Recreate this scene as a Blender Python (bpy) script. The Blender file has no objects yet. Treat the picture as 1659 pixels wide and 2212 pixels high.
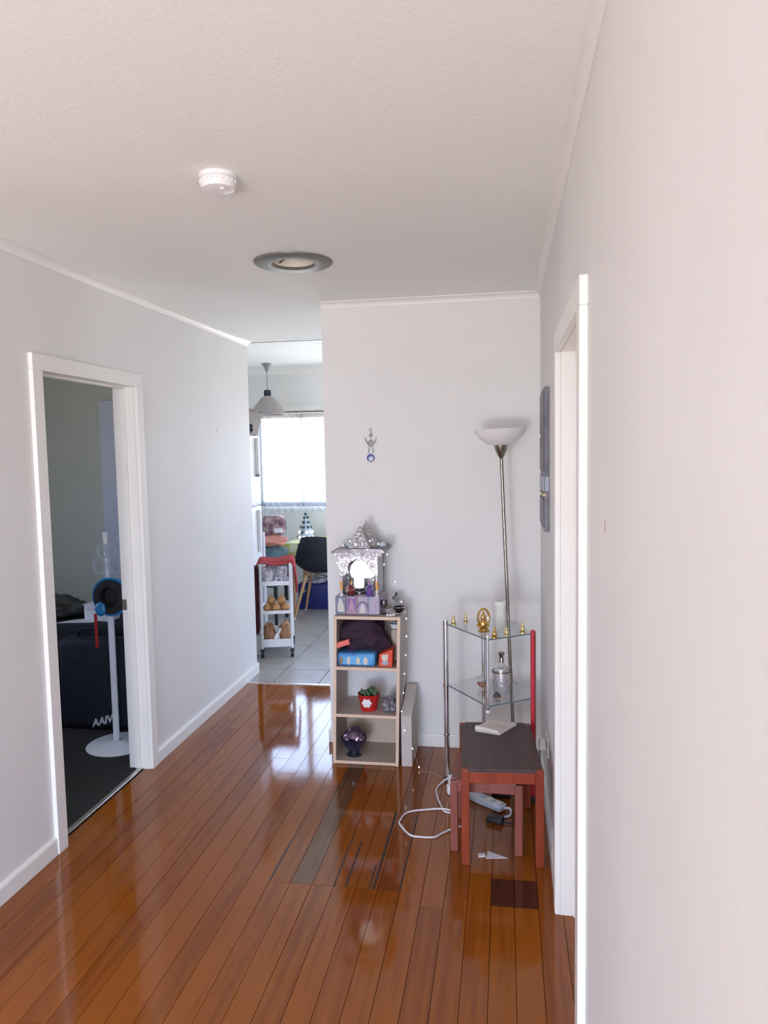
import bpy, bmesh, math, random
from mathutils import Vector, Matrix, noise

random.seed(7)
S = bpy.context.scene
COL = S.collection
PI = math.pi

# ------------------------------------------------------------------ camera
CAM_F, YAW, PITCH, ROLL, CAM_H = 1602.2, -0.1625, -0.0804, -0.0183, 1.6343
fwd = Vector((math.sin(YAW)*math.cos(PITCH), math.cos(YAW)*math.cos(PITCH), math.sin(PITCH)))
rt = Vector((math.cos(YAW), -math.sin(YAW), 0))
up = rt.cross(fwd)
rt2 = math.cos(ROLL)*rt + math.sin(ROLL)*up
up2 = -math.sin(ROLL)*rt + math.cos(ROLL)*up
cam = bpy.data.cameras.new('camera')
cam.sensor_fit = 'HORIZONTAL'
cam.sensor_width = 36
cam.lens = 36*CAM_F/1659
cam.clip_start = 0.02
camo = bpy.data.objects.new('camera', cam)
COL.objects.link(camo)
mw = Matrix((rt2, up2, -fwd)).transposed().to_4x4()
mw.translation = Vector((0, 0, CAM_H))
camo.matrix_world = mw
S.camera = camo

# ------------------------------------------------------------------ world, lights, exposure
world = bpy.data.worlds.new('overcast_sky')
S.world = world
world.use_nodes = True
wn = world.node_tree.nodes
# hazy blue-white sky above the horizon, pale sunlit ground below it
wl = world.node_tree.links
w_tc = wn.new('ShaderNodeTexCoord')
w_sep = wn.new('ShaderNodeSeparateXYZ')
w_ramp = wn.new('ShaderNodeValToRGB')
w_map = wn.new('ShaderNodeMapRange')
w_map.inputs['From Min'].default_value = -0.12
w_map.inputs['From Max'].default_value = 0.12
wl.new(w_tc.outputs['Generated'], w_sep.inputs[0])
wl.new(w_sep.outputs['Z'], w_map.inputs['Value'])
wl.new(w_map.outputs['Result'], w_ramp.inputs['Fac'])
w_ramp.color_ramp.elements[0].color = (1.0, 0.95, 0.96, 1)
w_ramp.color_ramp.elements[1].color = (0.74, 0.95, 1.42, 1)
wl.new(w_ramp.outputs['Color'], wn['Background'].inputs['Color'])
wn['Background'].inputs['Strength'].default_value = 5.0
S.view_settings.view_transform = 'Standard'
S.view_settings.look = 'None'
S.view_settings.exposure = 0.80
S.cycles.diffuse_bounces = 8
S.cycles.max_bounces = 14
S.cycles.transparent_max_bounces = 16
S.view_settings.gamma = 1.0
S.view_settings.use_curve_mapping = False


def portal(name, loc, rot, sx, sy):
    l = bpy.data.lights.new(name, 'AREA')
    l.shape = 'RECTANGLE'
    l.size, l.size_y = sx, sy
    l.cycles.is_portal = True
    o = bpy.data.objects.new(name, l)
    o.location = loc
    o.rotation_euler = rot
    COL.objects.link(o)


portal('daylight_dining', (-1.8, 8.03, 1.55), (-PI/2, 0, 0), 2.1, 1.0)
portal('daylight_lounge', (0.4, -3.08, 1.11), (PI/2, 0, 0), 4.8, 2.2)
portal('added_daylight_lounge_side', (3.08, -1.75, 1.3), (0, PI/2, 0), 1.7, 1.7)  # portal of the added right-hand lounge window
portal('added_daylight_dining_side', (1.28, 6.95, 1.05), (0, PI/2, 0), 2.1, 1.1)  # portal of the added dining side door
portal('added_daylight_bedroom', (-4.48, 3.4, 1.45), (0, -PI/2, 0), 1.1, 0.6)  # portal of the added bedroom window

portal('daylight_lounge_left', (-5.28, 1.2, 1.15), (0, -PI/2, 0), 1.3, 0.8)
# added area lamp low outside the glass door, lighting walls and casting shadows
gl = bpy.data.lights.new('added_low_lamp', 'AREA')
gl.shape = 'RECTANGLE'
gl.size, gl.size_y = 0.6, 0.5
gl.energy = 42
gl.color = (0.96, 0.97, 1.0)
glo = bpy.data.objects.new('added_low_lamp', gl)
glo.location = (-1.05, -3.15, 0.45)
glo.rotation_euler = (PI/2+0.1, 0, 0)
COL.objects.link(glo)

# ------------------------------------------------------------------ materials
def nt(name):
    m = bpy.data.materials.new(name)
    m.use_nodes = True
    t = m.node_tree
    return m, t, t.nodes['Principled BSDF']


def pm(name, c1, c2=None, scale=20, rough=0.5, metal=0.0, bump=0.0, bscale=None, coat=0.0, trans=0.0, ior=1.45,
       emit=None, estr=0.0, stretch=None, detail=4, spec=None, coords='Object'):
    m, t, b = nt(name)
    N, L = t.nodes, t.links
    if c2 is None:
        c2 = tuple(min(1, x*0.9) for x in c1)
    tc = N.new('ShaderNodeTexCoord')
    src = tc.outputs[coords]
    if stretch:
        mp = N.new('ShaderNodeMapping')
        mp.inputs['Scale'].default_value = stretch
        L.new(src, mp.inputs['Vector'])
        src = mp.outputs['Vector']
    nz = N.new('ShaderNodeTexNoise')
    nz.inputs['Scale'].default_value = scale
    nz.inputs['Detail'].default_value = detail
    L.new(src, nz.inputs['Vector'])
    r = N.new('ShaderNodeValToRGB')
    r.color_ramp.elements[0].position = 0.35
    r.color_ramp.elements[1].position = 0.65
    r.color_ramp.elements[0].color = (*c1, 1)
    r.color_ramp.elements[1].color = (*c2, 1)
    L.new(nz.outputs['Fac'], r.inputs['Fac'])
    L.new(r.outputs['Color'], b.inputs['Base Color'])
    b.inputs['Roughness'].default_value = rough
    b.inputs['Metallic'].default_value = metal
    b.inputs['Coat Weight'].default_value = coat
    b.inputs['Coat Roughness'].default_value = 0.1
    b.inputs['Transmission Weight'].default_value = trans
    b.inputs['IOR'].default_value = ior
    if spec is not None:
        b.inputs['Specular IOR Level'].default_value = spec
    if emit:
        b.inputs['Emission Color'].default_value = (*emit, 1)
        b.inputs['Emission Strength'].default_value = estr
    if bump:
        n2 = N.new('ShaderNodeTexNoise')
        n2.inputs['Scale'].default_value = bscale or scale*4
        n2.inputs['Detail'].default_value = 3
        L.new(src, n2.inputs['Vector'])
        bp = N.new('ShaderNodeBump')
        bp.inputs['Strength'].default_value = bump
        bp.inputs['Distance'].default_value = 0.01
        L.new(n2.outputs['Fac'], bp.inputs['Height'])
        L.new(bp.outputs['Normal'], b.inputs['Normal'])
    return m


def plank_mat(name, dark, mid, light, rough=0.12):
    m, t, b = nt(name)
    N, L = t.nodes, t.links
    geo = N.new('ShaderNodeNewGeometry')
    oi = N.new('ShaderNodeObjectInfo')
    add = N.new('ShaderNodeVectorMath'); add.operation = 'ADD'
    sc = N.new('ShaderNodeVectorMath'); sc.operation = 'SCALE'
    cmb = N.new('ShaderNodeCombineXYZ')
    L.new(oi.outputs['Random'], cmb.inputs['X']); L.new(oi.outputs['Random'], cmb.inputs['Y'])
    L.new(cmb.outputs['Vector'], sc.inputs[0]); sc.inputs['Scale'].default_value = 37
    L.new(geo.outputs['Position'], add.inputs[0]); L.new(sc.outputs['Vector'], add.inputs[1])
    mp = N.new('ShaderNodeMapping'); mp.inputs['Scale'].default_value = (38, 2.0, 1)
    L.new(add.outputs['Vector'], mp.inputs['Vector'])
    nz = N.new('ShaderNodeTexNoise'); nz.inputs['Scale'].default_value = 1.0; nz.inputs['Detail'].default_value = 5
    L.new(mp.outputs['Vector'], nz.inputs['Vector'])
    # large soft patches of warmer finish and per-board tone
    n3 = N.new('ShaderNodeTexNoise'); n3.inputs['Scale'].default_value = 1.3
    L.new(geo.outputs['Position'], n3.inputs['Vector'])
    m1 = N.new('ShaderNodeMath'); m1.operation = 'MULTIPLY_ADD'
    L.new(oi.outputs['Random'], m1.inputs[0]); m1.inputs[1].default_value = 0.42
    L.new(nz.outputs['Fac'], m1.inputs[2])
    m2 = N.new('ShaderNodeMath'); m2.operation = 'MULTIPLY_ADD'
    L.new(n3.outputs['Fac'], m2.inputs[0]); m2.inputs[1].default_value = 0.5
    L.new(m1.outputs[0], m2.inputs[2])
    r = N.new('ShaderNodeValToRGB')
    e = r.color_ramp.elements
    e[0].position, e[0].color = 0.55, (*dark, 1)
    e[1].position, e[1].color = 1.25 if False else 1.0, (*light, 1)
    x = e.new(0.78); x.color = (*mid, 1)
    L.new(m2.outputs[0], r.inputs['Fac'])
    L.new(r.outputs['Color'], b.inputs['Base Color'])
    b.inputs['Roughness'].default_value = rough
    b.inputs['Specular IOR Level'].default_value = 0.38
    b.inputs['Coat Roughness'].default_value = 0.07
    n2 = N.new('ShaderNodeTexNoise'); n2.inputs['Scale'].default_value = 9; n2.inputs['Detail'].default_value = 2
    L.new(add.outputs['Vector'], n2.inputs['Vector'])
    bp = N.new('ShaderNodeBump'); bp.inputs['Strength'].default_value = 0.025; bp.inputs['Distance'].default_value = 0.01
    L.new(n2.outputs['Fac'], bp.inputs['Height'])
    L.new(bp.outputs['Normal'], b.inputs['Normal'])
    L.new(bp.outputs['Normal'], b.inputs['Coat Normal'])
    return m


def popcorn_mat():
    m, t, b = nt('ceiling_texture_paint')
    N, L = t.nodes, t.links
    geo = N.new('ShaderNodeNewGeometry')
    nz = N.new('ShaderNodeTexNoise'); nz.inputs['Scale'].default_value = 85; nz.inputs['Detail'].default_value = 3
    L.new(geo.outputs['Position'], nz.inputs['Vector'])
    vo = N.new('ShaderNodeTexVoronoi'); vo.inputs['Scale'].default_value = 55
    L.new(geo.outputs['Position'], vo.inputs['Vector'])
    mx = N.new('ShaderNodeMath'); mx.operation = 'SUBTRACT'
    L.new(nz.outputs['Fac'], mx.inputs[0]); L.new(vo.outputs['Distance'], mx.inputs[1])
    bp = N.new('ShaderNodeBump'); bp.inputs['Strength'].default_value = 0.18; bp.inputs['Distance'].default_value = 0.0025
    L.new(mx.outputs[0], bp.inputs['Height']); L.new(bp.outputs['Normal'], b.inputs['Normal'])
    b.inputs['Base Color'].default_value = (0.87, 0.90, 0.87, 1)
    b.inputs['Roughness'].default_value = 0.75
    return m


def glass_mat(name, tint, rough=0.0, mixw=0.12):
    m = bpy.data.materials.new(name)
    m.use_nodes = True
    t = m.node_tree
    t.nodes.clear()
    N, L = t.nodes, t.links
    out = N.new('ShaderNodeOutputMaterial')
    tr = N.new('ShaderNodeBsdfTransparent'); tr.inputs['Color'].default_value = (*tint, 1)
    gl = N.new('ShaderNodeBsdfGlossy'); gl.inputs['Roughness'].default_value = rough
    fr = N.new('ShaderNodeFresnel'); fr.inputs['IOR'].default_value = 1.45
    mt = N.new('ShaderNodeMath'); mt.operation = 'MULTIPLY_ADD'; mt.inputs[1].default_value = 0.5; mt.inputs[2].default_value = mixw*0.1
    L.new(fr.outputs[0], mt.inputs[0])
    mx = N.new('ShaderNodeMixShader')
    L.new(mt.outputs[0], mx.inputs[0]); L.new(tr.outputs[0], mx.inputs[1]); L.new(gl.outputs[0], mx.inputs[2])
    L.new(mx.outputs[0], out.inputs['Surface'])
    return m


def sheer_mat(name, col, opac):
    m = bpy.data.materials.new(name)
    m.use_nodes = True
    t = m.node_tree
    t.nodes.clear()
    N, L = t.nodes, t.links
    out = N.new('ShaderNodeOutputMaterial')
    tr = N.new('ShaderNodeBsdfTransparent')
    tl = N.new('ShaderNodeBsdfTranslucent'); tl.inputs['Color'].default_value = (*col, 1)
    df = N.new('ShaderNodeBsdfDiffuse'); df.inputs['Color'].default_value = (*col, 1)
    a = N.new('ShaderNodeMixShader'); a.inputs[0].default_value = 0.4
    L.new(tl.outputs[0], a.inputs[1]); L.new(df.outputs[0], a.inputs[2])
    tc = N.new('ShaderNodeTexCoord')
    nz = N.new('ShaderNodeTexNoise'); nz.inputs['Scale'].default_value = 60
    L.new(tc.outputs['Object'], nz.inputs['Vector'])
    mt = N.new('ShaderNodeMath'); mt.operation = 'MULTIPLY_ADD'; mt.inputs[1].default_value = 0.2; mt.inputs[2].default_value = opac-0.1
    L.new(nz.outputs['Fac'], mt.inputs[0])
    mx = N.new('ShaderNodeMixShader')
    L.new(mt.outputs[0], mx.inputs[0]); L.new(tr.outputs[0], mx.inputs[1]); L.new(a.outputs[0], mx.inputs[2])
    L.new(mx.outputs[0], out.inputs['Surface'])
    return m


M = {}
M['wall'] = pm('wall_paint', (0.765, 0.765, 0.748), (0.74, 0.74, 0.723), scale=2.5, rough=0.55, bump=0.04, bscale=180)
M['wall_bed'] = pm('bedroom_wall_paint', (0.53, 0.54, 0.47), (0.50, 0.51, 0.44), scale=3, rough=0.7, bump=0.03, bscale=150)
M['ceil'] = popcorn_mat()
M['trim'] = pm('trim_gloss_paint', (0.83, 0.825, 0.79), (0.81, 0.805, 0.77), scale=6, rough=0.32)
M['plank'] = plank_mat('polished_floor_board', (0.180, 0.047, 0.007), (0.230, 0.062, 0.008), (0.285, 0.083, 0.010), 0.075)
M['plank_grey'] = plank_mat('stained_grey_board', (0.075, 0.036, 0.018), (0.115, 0.056, 0.026), (0.15, 0.074, 0.035), 0.09)
M['plank_dark'] = plank_mat('dark_patch_board', (0.035, 0.012, 0.009), (0.06, 0.018, 0.012), (0.085, 0.026, 0.016))
M['plank_red'] = plank_mat('reddish_board_with_reflection', (0.15, 0.041, 0.011), (0.20, 0.056, 0.012), (0.25, 0.072, 0.014), 0.075)  # redder boards, their tone also darkened for the bookcase's reflection
M['filler'] = pm('dark_joint_filler', (0.035, 0.014, 0.008), (0.05, 0.02, 0.01), scale=30, rough=0.55)
M['sub'] = pm('floor_joint_dark', (0.03, 0.015, 0.008), (0.02, 0.01, 0.006), scale=10, rough=0.8)
M['carpet'] = pm('charcoal_carpet', (0.035, 0.032, 0.028), (0.02, 0.019, 0.018), scale=300, rough=0.95, bump=0.5, bscale=500)
M['tile'] = pm('grey_floor_tile', (0.42, 0.40, 0.38), (0.34, 0.32, 0.31), scale=5, rough=0.35, coords='Object', bump=0.05, bscale=30)
M['grout'] = pm('tile_grout', (0.33, 0.31, 0.295), (0.28, 0.27, 0.26), scale=40, rough=0.9)
M['alu'] = pm('aluminium_strip', (0.7, 0.66, 0.6), (0.6, 0.57, 0.52), scale=30, rough=0.35, metal=0.9)
M['chrome'] = pm('chrome', (0.86, 0.88, 0.9), (0.8, 0.82, 0.85), scale=20, rough=0.08, metal=1.0)
M['nickel'] = pm('brushed_nickel', (0.36, 0.34, 0.29), (0.28, 0.26, 0.22), scale=60, rough=0.28, metal=1.0)
M['vent'] = pm('grey_green_metal', (0.20, 0.21, 0.185), (0.17, 0.18, 0.155), scale=40, rough=0.45, metal=0.3)  # grey-green, with shade on the ceiling light's rim darkened into the colour
M['cream'] = pm('cream_enamel', (0.82, 0.78, 0.66), (0.75, 0.7, 0.58), scale=15, rough=0.4)
M['white'] = pm('white_plastic', (0.82, 0.82, 0.82), (0.78, 0.78, 0.79), scale=10, rough=0.35)
M['whitemetal'] = pm('white_enamel', (0.8, 0.81, 0.84), (0.75, 0.76, 0.8), scale=10, rough=0.3)
M['frost'] = pm('frosted_white_glass', (0.85, 0.85, 0.86), (0.8, 0.8, 0.82), scale=6, rough=0.35)
M['slate'] = pm('slate_grey_carving', (0.10, 0.105, 0.125), (0.16, 0.165, 0.19), scale=14, rough=0.4, bump=0.4, bscale=40)
M['slate_l'] = pm('pale_blue_grey_paint', (0.42, 0.45, 0.55), (0.35, 0.38, 0.47), scale=20, rough=0.5)
M['gold_l'] = pm('dull_gold_paint', (0.62, 0.5, 0.3), (0.55, 0.43, 0.24), scale=30, rough=0.4)
M['lam'] = pm('beige_laminate', (0.50, 0.43, 0.375), (0.46, 0.39, 0.34), scale=5, rough=0.5, stretch=(1, 1, 6))
M['lam_in'] = pm('tan_hardboard', (0.58, 0.47, 0.36), (0.53, 0.43, 0.33), scale=8, rough=0.7)
M['lam_e'] = pm('light_wood_edging', (0.72, 0.55, 0.42), (0.68, 0.51, 0.38), scale=9, rough=0.5, stretch=(4, 1, 1))
M['card'] = pm('pale_taupe_card', (0.56, 0.51, 0.48), (0.52, 0.47, 0.44), scale=6, rough=0.75)
M['maroon'] = pm('dark_plum_cloth', (0.050, 0.022, 0.040), (0.028, 0.020, 0.040), scale=14, rough=0.95, bump=0.4, bscale=60)
M['blue_p'] = pm('blue_printed_card', (0.05, 0.16, 0.50), (0.10, 0.38, 0.72), scale=9, rough=0.45)
M['blue_l'] = pm('sky_blue_print', (0.14, 0.45, 0.80), (0.11, 0.40, 0.74), scale=20, rough=0.45)
M['pale_p'] = pm('pale_print_patch', (0.72, 0.66, 0.52), (0.6, 0.55, 0.5), scale=60, rough=0.5)
M['brown_p'] = pm('brown_print_patch', (0.25, 0.17, 0.11), (0.3, 0.22, 0.15), scale=60, rough=0.5)
M['redor'] = pm('orange_red_card', (0.72, 0.075, 0.025), (0.66, 0.06, 0.02), scale=20, rough=0.45)
M['coral'] = pm('coral_packet', (0.72, 0.13, 0.10), (0.78, 0.2, 0.17), scale=30, rough=0.5)
M['redpot'] = pm('red_glaze', (0.55, 0.018, 0.018), (0.5, 0.015, 0.015), scale=10, rough=0.2, coat=0.4)
M['soil'] = pm('potting_soil', (0.03, 0.02, 0.012), (0.05, 0.035, 0.02), scale=90, rough=1.0, bump=0.6, bscale=140)
M['leaf'] = pm('succulent_green', (0.05, 0.11, 0.05), (0.14, 0.22, 0.10), scale=25, rough=0.5)
M['greybag'] = pm('crumpled_grey_foil', (0.28, 0.26, 0.29), (0.2, 0.19, 0.22), scale=20, rough=0.35, bump=0.5, bscale=40)
M['navyglass'] = pm('navy_glass', (0.012, 0.016, 0.05), (0.02, 0.02, 0.035), scale=10, rough=0.08, coat=0.6)
M['foil'] = pm('purple_foil', (0.30, 0.2, 0.3), (0.16, 0.1, 0.15), scale=22, rough=0.12, metal=0.5, bump=0.8, bscale=30)
M['silver'] = pm('embossed_silver_sheet', (0.50, 0.49, 0.50), (0.34, 0.33, 0.35), scale=45, rough=0.33, metal=0.75, bump=0.8, bscale=70)
M['silver_b'] = pm('bright_silver_sheet', (0.80, 0.78, 0.79), (0.68, 0.66, 0.68), scale=40, rough=0.35, metal=0.4, bump=0.7, bscale=60)
M['pewter'] = pm('dark_pewter', (0.16, 0.15, 0.155), (0.10, 0.09, 0.1), scale=30, rough=0.3, metal=0.8)
M['led'] = pm('white_led_glow', (0.4, 0.4, 0.4), (0.4, 0.4, 0.4), emit=(1, 0.98, 0.96), estr=0.8)
M['led_b'] = pm('cool_led_glow', (0.9, 0.95, 1), (0.9, 0.95, 1), emit=(0.72, 0.88, 1), estr=0.8)
M['bulb'] = pm('fairy_bulb_glow', (0.9, 0.92, 1), (0.9, 0.92, 1), emit=(0.8, 0.88, 1), estr=2.5)
M['amber'] = pm('amber_lacquer', (0.80, 0.42, 0.14), (0.74, 0.36, 0.11), scale=20, rough=0.35)
M['purple'] = pm('purple_paint', (0.13, 0.05, 0.30), (0.2, 0.1, 0.36), scale=40, rough=0.4)
M['pinkp'] = pm('pink_paint', (0.45, 0.27, 0.38), (0.38, 0.22, 0.33), scale=30, rough=0.4)
M['redp'] = pm('dark_red_paint', (0.20, 0.015, 0.025), (0.16, 0.015, 0.02), scale=30, rough=0.4)
M['skinp'] = pm('tan_statuette_paint', (0.5, 0.36, 0.28), (0.42, 0.3, 0.24), scale=40, rough=0.4)
M['print1'] = pm('slate_blue_print', (0.13, 0.16, 0.27), (0.24, 0.23, 0.33), scale=25, rough=0.35)
M['print2'] = pm('mauve_print', (0.36, 0.22, 0.29), (0.42, 0.28, 0.36), scale=25, rough=0.35)
M['print3'] = pm('lilac_print', (0.42, 0.36, 0.44), (0.34, 0.30, 0.40), scale=25, rough=0.35)
M['print4'] = pm('lavender_print', (0.33, 0.33, 0.47), (0.42, 0.38, 0.50), scale=25, rough=0.35)
M['mint'] = pm('pale_mint_print', (0.52, 0.58, 0.56), (0.6, 0.58, 0.55), scale=30, rough=0.35)
M['gold'] = pm('polished_gold', (0.75, 0.52, 0.2), (0.62, 0.38, 0.12), scale=40, rough=0.2, metal=0.9)
M['goldy'] = pm('pale_gold', (0.85, 0.72, 0.38), (0.75, 0.6, 0.3), scale=40, rough=0.22, metal=0.7)
M['candle'] = pm('ivory_wax', (0.76, 0.77, 0.71), (0.7, 0.71, 0.66), scale=10, rough=0.5)
M['glass'] = glass_mat('clear_shelf_glass', (0.985, 0.995, 0.995))
M['glass_e'] = pm('green_glass_edge', (0.10, 0.16, 0.18), (0.14, 0.2, 0.22), scale=20, rough=0.15)
M['bottle'] = glass_mat('clear_bottle_glass', (0.95, 0.95, 0.965), mixw=0.6)
M['brownie'] = pm('brown_stoneware', (0.22, 0.10, 0.07), (0.3, 0.16, 0.12), scale=40, rough=0.4)
M['redtube'] = pm('red_plastic_tube', (0.55, 0.03, 0.045), (0.5, 0.025, 0.04), scale=20, rough=0.35)
M['black'] = pm('black_plastic', (0.012, 0.012, 0.014), (0.02, 0.02, 0.022), scale=20, rough=0.45)
M['tabletop'] = pm('dark_walnut_top', (0.060, 0.036, 0.034), (0.085, 0.052, 0.048), scale=6, rough=0.42, stretch=(6, 1, 1), spec=0.4)
M['redwood'] = pm('red_stained_wood', (0.30, 0.050, 0.018), (0.22, 0.036, 0.014), scale=4, rough=0.35, stretch=(8, 8, 1))
M['redwood2'] = pm('pinkish_stained_wood', (0.28, 0.085, 0.065), (0.23, 0.065, 0.05), scale=4, rough=0.4, stretch=(8, 8, 1))
M['cloth_w'] = pm('beige_white_cloth', (0.70, 0.64, 0.60), (0.64, 0.58, 0.54), scale=12, rough=0.9, bump=0.2, bscale=120)
M['cordw'] = pm('white_cord_plastic', (0.74, 0.72, 0.74), (0.7, 0.68, 0.7), scale=10, rough=0.45)
M['board'] = pm('pale_grey_powerboard', (0.52, 0.54, 0.58), (0.46, 0.5, 0.56), scale=10, rough=0.4)
M['creamp'] = pm('aged_cream_plastic', (0.74, 0.72, 0.60), (0.7, 0.68, 0.56), scale=10, rough=0.4)
M['bedwood'] = pm('dark_navy_cover', (0.022, 0.022, 0.034), (0.014, 0.014, 0.022), scale=20, rough=0.9, bump=0.2, bscale=60)
M['navy'] = pm('navy_nylon', (0.011, 0.012, 0.026), (0.007, 0.008, 0.017), scale=15, rough=0.7, bump=0.2, bscale=50)
M['slatecloth'] = pm('slate_teal_cloth', (0.05, 0.065, 0.075), (0.085, 0.075, 0.06), scale=12, rough=0.9, bump=0.3, bscale=60)
M['wardrobe'] = pm('pale_grey_blue_board', (0.50, 0.52, 0.60), (0.46, 0.48, 0.56), scale=5, rough=0.6)
M['helmet'] = pm('blue_shell', (0.02, 0.22, 0.50), (0.02, 0.18, 0.44), scale=15, rough=0.25, coat=0.3)
M['redstrap'] = pm('red_webbing', (0.42, 0.02, 0.02), (0.36, 0.015, 0.015), scale=60, rough=0.8)
M['clear'] = sheer_mat('clear_plastic_film', (0.7, 0.72, 0.78), 0.35)
M['paper'] = pm('white_paper', (0.78, 0.78, 0.82), (0.74, 0.74, 0.78), scale=15, rough=0.8)
M['sheer'] = sheer_mat('white_sheer_voile', (0.93, 0.95, 0.97), 0.27)
M['wframe'] = pm('dark_window_frame', (0.16, 0.15, 0.13), (0.13, 0.12, 0.11), scale=20, rough=0.5)
M['shade'] = pm('grey_enamel_shade', (0.36, 0.33, 0.33), (0.32, 0.29, 0.29), scale=8, rough=0.5)
M['rose'] = pm('grey_ceiling_rose', (0.30, 0.30, 0.32), (0.26, 0.26, 0.28), scale=8, rough=0.5)
M['shell'] = pm('black_moulded_shell', (0.014, 0.016, 0.024), (0.02, 0.022, 0.03), scale=20, rough=0.5)
M['beech'] = pm('pale_beech', (0.58, 0.34, 0.17), (0.52, 0.29, 0.14), scale=6, rough=0.5, stretch=(8, 8, 1))
M['bluebox'] = pm('royal_blue_bag', (0.02, 0.035, 0.20), (0.015, 0.025, 0.15), scale=10, rough=0.55)
M['yellowp'] = pm('yellow_green_emblem', (0.42, 0.46, 0.2), (0.36, 0.4, 0.18), scale=40, rough=0.5)
M['teal'] = pm('grey_teal_upholstery', (0.10, 0.17, 0.19), (0.08, 0.13, 0.15), scale=30, rough=0.9)
M['peach'] = pm('salmon_fabric', (0.72, 0.34, 0.26), (0.6, 0.24, 0.18), scale=8, rough=0.9)
M['plumbag'] = pm('plum_patterned_bag', (0.11, 0.03, 0.06), (0.48, 0.36, 0.32), scale=13, rough=0.7)
M['towel'] = pm('red_towel', (0.42, 0.045, 0.05), (0.34, 0.03, 0.035), scale=40, rough=0.95, bump=0.4, bscale=120)
M['maroonbag'] = pm('maroon_bag_cloth', (0.09, 0.015, 0.02), (0.06, 0.012, 0.016), scale=15, rough=0.8)
M['onion'] = pm('onion_skin', (0.55, 0.30, 0.12), (0.42, 0.2, 0.08), scale=18, rough=0.5)
M['kraft'] = pm('brown_kraft_paper', (0.40, 0.22, 0.12), (0.34, 0.18, 0.1), scale=14, rough=0.8, bump=0.3, bscale=50)
M['bagw'] = pm('white_plastic_bag', (0.66, 0.64, 0.70), (0.5, 0.48, 0.55), scale=14, rough=0.35, bump=0.5, bscale=40)
M['darkobj'] = pm('dark_navy_felt', (0.02, 0.025, 0.045), (0.03, 0.035, 0.05), scale=20, rough=0.9)
M['taupeobj'] = pm('taupe_wicker', (0.26, 0.235, 0.21), (0.2, 0.18, 0.16), scale=30, rough=0.8, bump=0.5, bscale=80)
M['brass'] = pm('dull_brass', (0.32, 0.27, 0.22), (0.26, 0.22, 0.18), scale=30, rough=0.4, metal=0.9)
M['mark'] = pm('wall_scuff', (0.5, 0.3, 0.24), (0.45, 0.27, 0.2), scale=40, rough=0.8)
M['bluee'] = pm('cobalt_glass', (0.05, 0.05, 0.30), (0.04, 0.04, 0.24), scale=20, rough=0.15)
M['palee'] = pm('pale_blue_glass', (0.5, 0.58, 0.68), (0.45, 0.53, 0.63), scale=20, rough=0.2)
M['charm'] = pm('antique_pewter', (0.13, 0.13, 0.14), (0.2, 0.2, 0.2), scale=60, rough=0.4, metal=0.6)
M['charm_l'] = pm('pale_pewter', (0.34, 0.35, 0.34), (0.42, 0.42, 0.41), scale=60, rough=0.4, metal=0.5)
M['orn_g'] = pm('dark_green_bead', (0.03, 0.06, 0.055), (0.05, 0.08, 0.075), scale=20, rough=0.3)
M['lettering'] = pm('pale_print_lettering', (0.55, 0.56, 0.6), (0.5, 0.51, 0.55), scale=10, rough=0.7)


def cloth_mat():
    m, t, b = nt('green_leaf_tablecloth')
    N, L = t.nodes, t.links
    tc = N.new('ShaderNodeTexCoord')
    vo = N.new('ShaderNodeTexVoronoi'); vo.inputs['Scale'].default_value = 15
    L.new(tc.outputs['Object'], vo.inputs['Vector'])
    r = N.new('ShaderNodeValToRGB'); r.color_ramp.interpolation = 'CONSTANT'
    e = r.color_ramp.elements
    e[0].color = (0.50, 0.52, 0.16, 1); e[1].position = 0.42; e[1].color = (0.72, 0.78, 0.60, 1)
    x = e.new(0.62); x.color = (0.20, 0.32, 0.10, 1)
    x = e.new(0.72); x.color = (0.58, 0.60, 0.26, 1)
    sep = N.new('ShaderNodeSeparateColor')
    L.new(vo.outputs['Color'], sep.inputs[0]); L.new(sep.outputs[0], r.inputs['Fac'])
    L.new(r.outputs['Color'], b.inputs['Base Color'])
    b.inputs['Roughness'].default_value = 0.45
    return m


M['tcloth'] = cloth_mat()

# ------------------------------------------------------------------ mesh helpers
OFF = {}   # world origin of each root / part


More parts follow.
